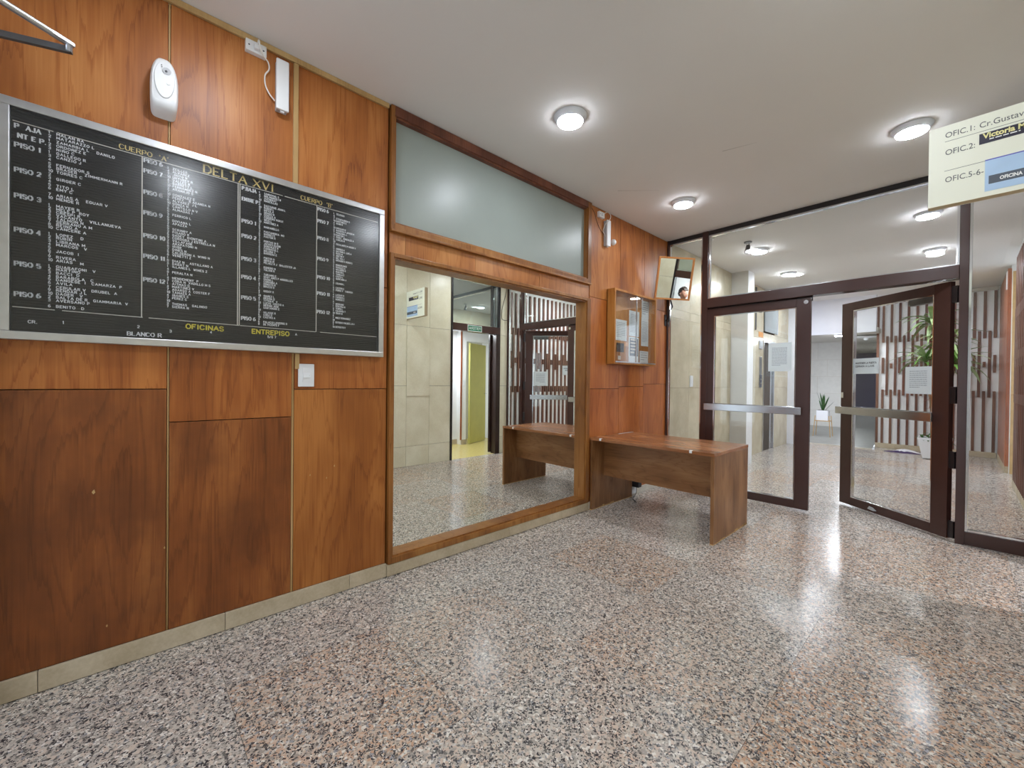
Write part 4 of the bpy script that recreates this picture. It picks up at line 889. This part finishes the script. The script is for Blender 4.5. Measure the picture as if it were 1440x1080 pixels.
font_text('lettering', 'OFIC.5-6-', .038, 'sign_text', sg, (2.486, yf, 2.314), XV, ZV, width=.128)
p_ = part('name_plate', B(2.598, 2.87, yf-.0006, yf+.0004, 2.456, 2.506), 'sign_navy', sg)
font_text('plate_lettering', 'Victoria M', .034, 'text_yellow', sg, (2.610, yf-.001, 2.480), XV, ZV, width=.128, bold=.0012)
mb = MB(); print_bars(mb, (2.630, yf-.0012, 2.469), XV, ZV, .17, 1, .01, .0045, 3); part('plate_lettering', mb, 'text_white', sg, fixn=False)
part('blue_plate', B(2.618, 2.92, yf-.0006, yf+.0004, 2.226, 2.376), 'sign_blue', sg); part('violet_edge', B(2.618, 2.92, yf-.0009, yf-.0006, 2.371, 2.376), 'sign_violet', sg)
part('slate_band', B(2.630, 2.92, yf-.001, yf-.0006, 2.258, 2.297), 'sign_slate', sg)
font_text('plate_lettering', 'OFICINA', .022, 'text_white', sg, (2.664, yf-.0014, 2.269), XV, ZV, width=.068, bold=.0008)
# ================================================================== LODGE DOORWAY
ld = thing('lodge_doorway', 'black and brown framed doorway with transom glass in the stone wall', 'doorway', (2.97, 4.3, 0))
part('jamb', B(2.93, 3.06, 3.785, 3.815, 0, 3.02), 'black_frame', ld, bevel=.002); part('jamb', B(2.93, 3.06, 4.735, 4.83, 0, 2.125), 'brown_paint_dark', ld, bevel=.002); part('jamb', B(2.93, 3.06, 4.79, 4.83, 2.245, 3.02), 'black_frame', ld, bevel=.002)
part('header', B(2.93, 3.06, 3.815, 4.83, 2.125, 2.245), 'brown_paint', ld, bevel=.002); part('top_rail', B(2.94, 3.05, 3.815, 4.79, 2.985, 3.02), 'black_frame', ld)
for a, b_, c, d in ((3.815, 3.827, 2.245, 2.985), (4.775, 4.79, 2.245, 2.985), (3.827, 4.775, 2.245, 2.257), (3.827, 4.775, 2.973, 2.985)): part('glazing_bead', B(2.96, 3.0, a, b_, c, d), 'chrome', ld)
part('transom_glass', B(2.976, 2.982, 3.82, 4.78, 2.25, 2.98), 'mirror_transom', ld)
part('lock_stile', B(3.06, 3.10, 4.70, 4.745, .02, 2.12), 'brown_paint_dark', ld, bevel=.002)
ps = thing('lodge_sign', 'green PORTERIA sign on the lodge door header', 'sign', (2.925, 4.255, 2.127))
part('plate', B(2.925, 2.930, 4.105, 4.405, 2.128, 2.232), 'text_white', ps); part('green_field', B(2.9242, 2.925, 4.115, 4.395, 2.138, 2.222), 'sign_green', ps)
mb = MB(); stroke_text(mb, 'PORTERIA', (2.9236, 4.375, 2.160), -YV, ZV, .042, .14, width=.24); part('lettering', mb, 'text_white', ps, fixn=False)
od = thing('olive_door', 'plain olive yellow door standing ajar inside the lodge', 'door', (4.13, 5.012, 0), math.radians(67))
part('door_leaf', B(.012, .68, -.0, .04, .012, 2.06), 'door_olive', od, bevel=.003, world=False); part('door_handle', MB().tube([(.62, .04, 1.02), (.62, .09, 1.02), (.54, .095, 1.02)], .009, 8), 'chrome', od, world=False)
lsw = thing('light_switch', 'small pale switch on the white lodge wall beside the olive door', 'switch', (4.15, 4.93, 1.19))
part('plate', B(4.150, 4.160, 4.905, 4.965, 1.19, 1.30), 'plastic_white', lsw, bevel=.002); part('rocker', B(4.146, 4.150, 4.925, 4.945, 1.22, 1.27), 'plastic_white', lsw, bevel=.001)
cb = MB().tube(bez([(2.945, 4.99, 3.09), (2.945, 4.97, 2.9), (2.945, 4.88, 2.6), (2.945, 4.87, 2.45), (2.945, 4.9, 2.40), (2.945, 5.0, 2.40)]), .004, 6)
single('black_cable', cb, 'cable_black', 'thin black cable hanging down the stone strip beside the lodge doorway', 'cable', (2.945, 4.99, 2.4), smooth=True)

# ================================================================== HALL THINGS
ev = thing('elevator', 'stainless steel elevator door in the left hall wall', 'elevator', (0, 9.18, 0))
part('door_frame', MB().box(-.10, .012, 8.842, 8.872, .0, 2.13).box(-.10, .012, 9.488, 9.518, 0, 2.13).box(-.10, .012, 8.872, 9.488, 2.09, 2.13), 'stainless_strip', ev)
for k in range(4):
    y = 8.874+k*.154; part('door_panel', B(-.09+.014*k, -.055+.014*k, y, y+.145, .005, 2.09), 'stainless_strip' if k % 2 else 'steel', ev, bevel=.004)
part('upper_panel', B(0, .02, 8.875, 9.62, 2.30, 3.06), 'grey_panel', ev, bevel=.003); part('upper_edge', B(0, .024, 9.62, 9.68, 2.30, 3.06), 'chrome', ev)
part('upper_edge', B(0, .024, 8.35, 8.37, 2.28, 3.06), 'steel_dark', ev)
single('number_plate', B(.0, .006, 8.56, 8.80, 2.172, 2.268), 'orange_plate', 'orange plate above the elevator call buttons', 'plate', (0, 8.68, 2.172), bevel=.001)
iv = thing('floor_indicator', 'small grey floor indicator box beside the elevator door', 'indicator', (0, 8.68, 1.95)); part('case', B(0, .02, 8.58, 8.76, 1.95, 2.10), 'plastic_grey', iv, bevel=.004); part('display', B(.02, .022, 8.61, 8.73, 1.98, 2.07), 'grey_panel', iv)
cp = thing('call_panel', 'steel elevator call panel with buttons on the stone wall', 'call panel', (0, 8.67, 1.225)); part('plate', B(0, .012, 8.60, 8.74, 1.225, 1.80), 'stainless_strip', cp, bevel=.003); part('lower_plate', B(.012, .016, 8.605, 8.735, 1.23, 1.47), 'sign_slate', cp)
for z in (1.30, 1.38): part('button', MB().lathe([(.018, 0), (.016, .006)], 14, (.016, 8.67, z), 'X'), 'chrome', cp)
sp = thing('ceiling_spotlight', 'small grey swivel spotlight on the ceiling behind the transom glass', 'spotlight', (.70, 5.75, 3.0))
part('base', MB().lathe([(.045, H-.001), (.045, H-.012)], 20, (.70, 5.75, 0)), 'steel_dark', sp); part('yoke', MB().tube([(.685, 5.75, H-.01), (.685, 5.75, H-.07)], .004, 6).tube([(.715, 5.75, H-.01), (.715, 5.75, H-.07)], .004, 6), 'steel_dark', sp)
hd = MB().lathe([(.018, -.05), (.026, -.03), (.028, .03), (.034, .04), (.034, .055), (.028, .056)], 18); hd.v = [tuple(Matrix.Rotation(math.radians(160), 3, 'X') @ Vector(v)+Vector((.70, 5.75, H-.085))) for v in hd.v]
part('head', hd, 'steel_dark', sp, smooth=True)
for x, y, lb_ in ((.47, 5.21, 'small round yellowish detector on the ceiling near the partition post'), (2.90, 5.22, 'small white ceiling sensor near the right end of the partition')):
    t = thing('ceiling_detector', lb_, 'detector', (x, y, H-.04)); part('body', MB().lathe([(.05, H-.001), (.05, H-.02), (.034, H-.04)], 20, (x, y, 0)), 'paper_cream', t, smooth=True); part('sensor_eye', MB().lathe([(.018, H-.04), (.010, H-.055)], 14, (x, y, 0)), 'plastic_white', t)
dm = thing('dome_lamp', 'shallow dish lamp hanging under the low passage ceiling', 'lamp', (1.16, 11.6, 2.25)); part('dish', MB().lathe([(.05, 2.363), (.20, 2.335), (.21, 2.32), (.19, 2.318), (.04, 2.30)], 28, (1.16, 11.62, 0)), 'plastic_white', dm, smooth=True); part('finial', MB().lathe([(.035, 2.30), (.035, 2.27), (.01, 2.255)], 14, (1.16, 11.62, 0)), 'plastic_white', dm, smooth=True)

hs = thing('wall_switch', 'slim white switch plate on the stone wall just behind the partition', 'switch', (0, 5.75, 1.26))
part('plate', B(0, .010, 5.70, 5.79, 1.245, 1.40), 'plastic_white', hs, bevel=.003); part('rocker', B(.010, .014, 5.725, 5.765, 1.29, 1.355), 'plastic_white', hs, bevel=.001)
# ---- plants
def leaf_mesh(name, L, w, droop, mat, n=7, fold=.25):
    mb = MB()
    for k in range(n+1):
        t = k/n; x = L*(t-.10*droop*t*t); z = L*(.55*t*(1-.2*droop)-.75*droop*t*t); hw = w*.5*(math.sin(math.pi*min(1, .12+t*.88))**.8+.02)*(1 if t < .98 else .2)
        mb.v += [(x, -hw, z+fold*hw), (x, 0, z), (x, hw, z+fold*hw)]
    for k in range(n):
        o = k*3; mb.f += [(o, o+3, o+4, o+1), (o+1, o+4, o+5, o+2)]
    me = mb.mesh(name, fixn=False, smooth=True); me.materials.append(MATS[mat]); return me
def crown(parent, pos, meshes, count, rnd, tilt=(.0, .9), sc=(.75, 1.15)):
    for k in range(count):
        o = bpy.data.objects.new('leaf', rnd.choice(meshes)); COL.objects.link(o); o.parent = parent
        t = k/count; o.location = Vector(pos)+Vector((0, 0, .10*(t-.5)))
        o.rotation_euler = (0, -(tilt[0]+(tilt[1]-tilt[0])*t+rnd.uniform(-.12, .12)), k*2.399+rnd.uniform(-.3, .3)); s_ = rnd.uniform(*sc); o.scale = (s_, s_, s_)
rnd = random.Random(11); PX, PY = 2.26, 10.45
pl = thing('potted_dracaena', 'tall leafy dracaena in a white tapered pot behind the glass door', 'plant', (PX, PY, 0))
pot = MB()
for z, r in ((.012, .150), (.36, .215), (.375, .215), (.375, .195), (.33, .190)): pot.v += [(PX-r, PY-r, z), (PX+r, PY-r, z), (PX+r, PY+r, z), (PX-r, PY+r, z)]
for k in range(4):
    for i in range(4): j = (i+1) % 4; pot.f.append((k*4+i, k*4+j, k*4+4+j, k*4+4+i))
pot.f += [(3, 2, 1, 0), (16, 17, 18, 19)]
part('pot', pot, 'pot_white', pl, bevel=.006); part('pot_soil', B(PX-.19, PX+.19, PY-.19, PY+.19, .30, .335), 'soil', pl)
heads = ((PX-.14, PY-.03, 1.74), (PX+.10, PY+.02, 2.02), (PX-.06, PY+.08, 2.42), (PX+.22, PY-.05, 1.70))
for hx, hy, hz in heads:
    part('stem', MB().tube(bez([(PX+(hx-PX)*.3, PY+(hy-PY)*.3, .33), (PX+(hx-PX)*.5+.02, hy, hz*.5), (hx, hy, hz)], 6), [.022]*7+[.018]*6, 8), 'bark', pl, smooth=True)
lm1 = [leaf_mesh('leaf', .48, .066, .75, 'leaf_green'), leaf_mesh('leaf', .54, .07, 1.0, 'leaf_pale'), leaf_mesh('leaf', .44, .062, .5, 'leaf_green')]
lm2 = [leaf_mesh('leaf', .52, .068, 1.0, 'leaf_pale'), leaf_mesh('leaf', .56, .07, 1.25, 'leaf_pale'), leaf_mesh('leaf', .48, .066, .8, 'leaf_green')]
for k, (hx, hy, hz) in enumerate(heads): crown(pl, (hx-PX, hy-PY, hz), lm2 if k in (1, 2) else lm1, 30, rnd, (-.35, .75))
sm_l = [leaf_mesh('leaf', .13, .055, .9, 'leaf_dark', 4), leaf_mesh('leaf', .11, .05, .7, 'leaf_green', 4)]
for k in range(5): crown(pl, (-.16+.08*k, -.14+.03*(k % 2), .36), sm_l, 9, rnd, (-.2, .9), (.7, 1.1))
red = [leaf_mesh('leaf', .20, .05, 1.0, 'leaf_red', 4)]; crown(pl, (.02, -.10, .80), red, 10, rnd, (-.2, .7)); crown(pl, (.02, -.10, 1.02), red, 8, rnd, (-.2, .7))
part('stem', MB().tube([(PX+.02, PY-.10, .33), (PX+.02, PY-.10, 1.02)], .012, 8), 'bark', pl)
rg = thing('floor_cloth', 'crumpled white and purple cloth lying on the hall floor', 'cloth', (1.82, 10.95, 0))
def lump(cx, cy, rx, ry, hgt, seed):
    mb = MB(); rr = random.Random(seed); n, m = 22, 6
    for j in range(m+1):
        for i in range(n):
            a = 2*math.pi*i/n; q = j/m; w_ = 1+.12*math.sin(3*a+seed)+.07*math.sin(7*a)
            mb.v.append((cx+rx*math.cos(a)*w_*(1-q*.98), cy+ry*math.sin(a)*w_*(1-q*.98), .002+hgt*math.sin(q*math.pi/2)*(1+.25*math.sin(5*a+q*4))*(.4+.6*min(1, q*2))*(q > 0)))
    for j in range(m):
        for i in range(n): k = (i+1) % n; mb.f.append((j*n+i, j*n+k, (j+1)*n+k, (j+1)*n+i))
    mb.f.append(tuple(m*n+i for i in range(n))); return mb
part('purple_side', lump(1.80, 10.93, .26, .16, .025, 3), 'cloth_purple', rg, smooth=True); part('white_side', lump(1.84, 10.98, .22, .12, .05, 8), 'cloth_white', rg, smooth=True)
sx, sy_ = .42, 11.7; fz = .10
st = thing('plant_stand', 'thin wire plant stand in the passage', 'plant stand', (sx, sy_, fz))
for dx, dy in ((-.16, -.14), (.16, -.14), (.16, .14), (-.16, .14)): part('leg', MB().tube([(sx+dx, sy_+dy, fz), (sx+dx*.8, sy_+dy*.8, .58)], .008, 6), 'pine', st)
part('ring', MB().tube([(sx-.14, sy_-.12, .46), (sx+.14, sy_-.12, .46), (sx+.14, sy_+.12, .46), (sx-.14, sy_+.12, .46), (sx-.14, sy_-.12, .46)], .008, 6), 'pine', st)
sn_ = thing('snake_plant', 'snake plant in a white pot on the wire stand', 'plant', (sx, sy_, .47)); part('pot', MB().box(sx-.11, sx+.11, sy_-.10, sy_+.10, .47, .70), 'pot_white', sn_, bevel=.008); part('pot_soil', B(sx-.10, sx+.10, sy_-.09, sy_+.09, .69, .703), 'soil', sn_)
sl_ = [leaf_mesh('leaf', .40, .05, .05, 'leaf_dark', 6)]
crown(sn_, (0, 0, .22), sl_, 9, random.Random(2), (.55, .95), (.75, 1.05))

# ================================================================== PERSON IN THE LODGE
def person():
    px, py = 3.92, 3.70
    root = thing('person', 'person in a dark top standing inside the lodge, seen in the small corner mirror', 'person', (px, py, 0), math.radians(204))
    # joints in local space, facing -Y
    J = {'pel': (0, 0, .95, .13), 'wst': (0, 0, 1.10, .115), 'chs': (0, .01, 1.30, .135), 'nck0': (0, .01, 1.44, .07), 'nck': (0, 0, 1.50, .052), 'hd0': (0, -.012, 1.575, .062),
         'shL': (.175, .01, 1.40, .058), 'elL': (.225, .03, 1.12, .043), 'wrL': (.22, -.05, .88, .030), 'haL': (.215, -.075, .80, .036),
         'hipL': (.095, 0, .90, .088), 'knL': (.105, -.015, .50, .058), 'anL': (.11, .015, .09, .040), 'toL': (.125, -.14, .04, .036)}
    for k in list(J):
        if k.endswith('L'): x, y, z, r = J[k]; J[k[:-1]+'R'] = (-x, y, z, r)
    E = [('pel', 'wst'), ('wst', 'chs'), ('chs', 'nck0'), ('nck0', 'nck'), ('nck', 'hd0')]
    for s in 'LR': E += [('nck0', 'sh'+s), ('sh'+s, 'el'+s), ('el'+s, 'wr'+s), ('wr'+s, 'ha'+s), ('pel', 'hip'+s), ('hip'+s, 'kn'+s), ('kn'+s, 'an'+s), ('an'+s, 'to'+s)]
    ks = list(J); vv = [J[k][:3] for k in ks]; ee = [(ks.index(a), ks.index(b_)) for a, b_ in E]; rad = [J[k][3] for k in ks]
    for s in (1, -1):   # five fingers, rooted in the palm
        ha = ks.index('haL' if s > 0 else 'haR')
        for dx, dy, dz, l in ((.018, -.012, -.075, 1), (.006, -.016, -.088, 1), (-.006, -.014, -.083, 1), (-.017, -.008, -.066, 1), (-.03, -.035, -.025, 1)):
            b0 = Vector(vv[ha]); m1 = b0+Vector((s*dx, dy-.006, dz*.55)); m2 = b0+Vector((s*dx, dy*2.0, dz))
            i = len(vv); vv += [tuple(m1), tuple(m2)]; rad += [.0095, .008]; ee += [(ha, i), (i, i+1)]
    me = bpy.data.meshes.new('body'); me.from_pydata(vv, ee, []); o = bpy.data.objects.new('body', me); COL.objects.link(o); o.parent = root
    sk = o.modifiers.new('skin', 'SKIN'); sd = o.modifiers.new('sub', 'SUBSURF'); sd.levels = 1; sd.render_levels = 2
    for i, r in enumerate(rad): me.skin_vertices[0].data[i].radius = (r, r*.85 if i > 2 else r*.75)
    for i in range(len(vv)): me.skin_vertices[0].data[i].use_root = (i == 0)
    me.materials.append(MATS['skin'])
    bpy.context.view_layer.update(); dg = bpy.context.evaluated_depsgraph_get(); o.data = bpy.data.meshes.new_from_object(o.evaluated_get(dg)); o.modifiers.clear()
    bm = o.data
    for p in bm.polygons: p.use_smooth = True
    for m_ in ('skin', 'shirt_black', 'trousers_blue', 'plastic_dark'):
        if m_ != 'skin': bm.materials.append(MATS[m_])
    for p in bm.polygons:
        c = p.center
        p.material_index = 3 if c.z < .085 else 2 if (c.z < 1.0 and abs(c.x) < .185) else 1 if (c.z < 1.47 and not (abs(c.x) > .17 and c.z < .92)) else 0
    # head
    hm = bmesh.new(); bmesh.ops.create_uvsphere(hm, u_segments=28, v_segments=20, radius=1)
    for v in hm.verts:
        x, y, z = v.co; w_ = .076*(1-.22*max(0, -z)**1.3); d_ = .097*(1-.10*max(0, -z))
        X_, Y_, Z_ = x*w_, y*d_, z*.118
        if y < 0: Y_ -= .020*math.exp(-((x/.16)**2+((z+.12)/.22)**2)); Y_ += .010*(math.exp(-(((abs(x)-.38)/.16)**2+((z-.08)/.12)**2))); Y_ -= .006*math.exp(-((x/.3)**2+((z+.48)/.08)**2)); Y_ -= .008*math.exp(-((x/.35)**2+((z+.85)/.2)**2))
        v.co = (X_, Y_-.014, Z_+1.665)
    me = bpy.data.meshes.new('head'); hm.to_mesh(me); hm.free(); me.materials.append(MATS['skin']); h = bpy.data.objects.new('head', me); COL.objects.link(h); h.parent = root
    for p in me.polygons: p.use_smooth = True
    P = lambda n, mb, m: part(n, mb, m, h, smooth=True, world=False)
    for s in (-1, 1):
        P('eye', MB().lathe([(.001, -.011), (.009, -.007), (.011, 0), (.009, .007), (.001, .011)], 12, (s*.030, -.096, 1.674), 'Y'), 'text_white'); P('iris', MB().lathe([(.005, -.0005), (.005, .0005)], 10, (s*.030, -.1075, 1.674), 'Y'), 'hair')
        P('ear', MB().lathe([(.004, -.010), (.016, -.006), (.020, 0), (.014, .008), (.004, .011)], 12, (s*.078, .0, 1.662), 'X'), 'skin')
        P('eyebrow', MB().tube([(s*.016, -.107, 1.692), (s*.030, -.108, 1.697), (s*.046, -.098, 1.692)], .0032, 6), 'hair')
    P('mouth', MB().tube([(-.022, -.102, 1.612), (0, -.110, 1.611), (.022, -.102, 1.612)], .0042, 6), 'leaf_red')
    hb = bmesh.new(); bmesh.ops.create_uvsphere(hb, u_segments=28, v_segments=20, radius=1)
    for v in hb.verts:
        x, y, z = v.co; r_ = 1+.04*math.sin(9*x+3)+.03*math.sin(13*y+8*z)
        v.co = (x*.086*r_, y*.108*r_-.004, z*.122*r_+1.680)
    bmesh.ops.delete(hb, geom=[v for v in hb.verts if (v.co.y < -.040 and v.co.z < 1.735+.4*(v.co.y+.07)) or v.co.z < 1.60 or (abs(v.co.x) > .055 and v.co.y < -.005 and v.co.z < 1.69)], context='VERTS')
    me = bpy.data.meshes.new('hair'); hb.to_mesh(me); hb.free(); me.materials.append(MATS['hair']); hr = bpy.data.objects.new('hair', me); COL.objects.link(hr); hr.parent = h
    for p in me.polygons: p.use_smooth = True
person()
hk = thing('coat_hook', 'dark curved hook on the white lodge wall above the person', 'hook', (4.28, 3.72, 2.0))
part('plate', B(4.288, 4.30, 3.66, 3.70, 2.02, 2.10), 'plastic_dark', hk); part('arm', MB().tube(bez([(4.288, 3.68, 2.08), (4.20, 3.72, 2.09), (4.17, 3.78, 2.02), (4.20, 3.74, 1.92), (4.26, 3.70, 1.88)]), .008, 8), 'plastic_dark', hk, smooth=True)
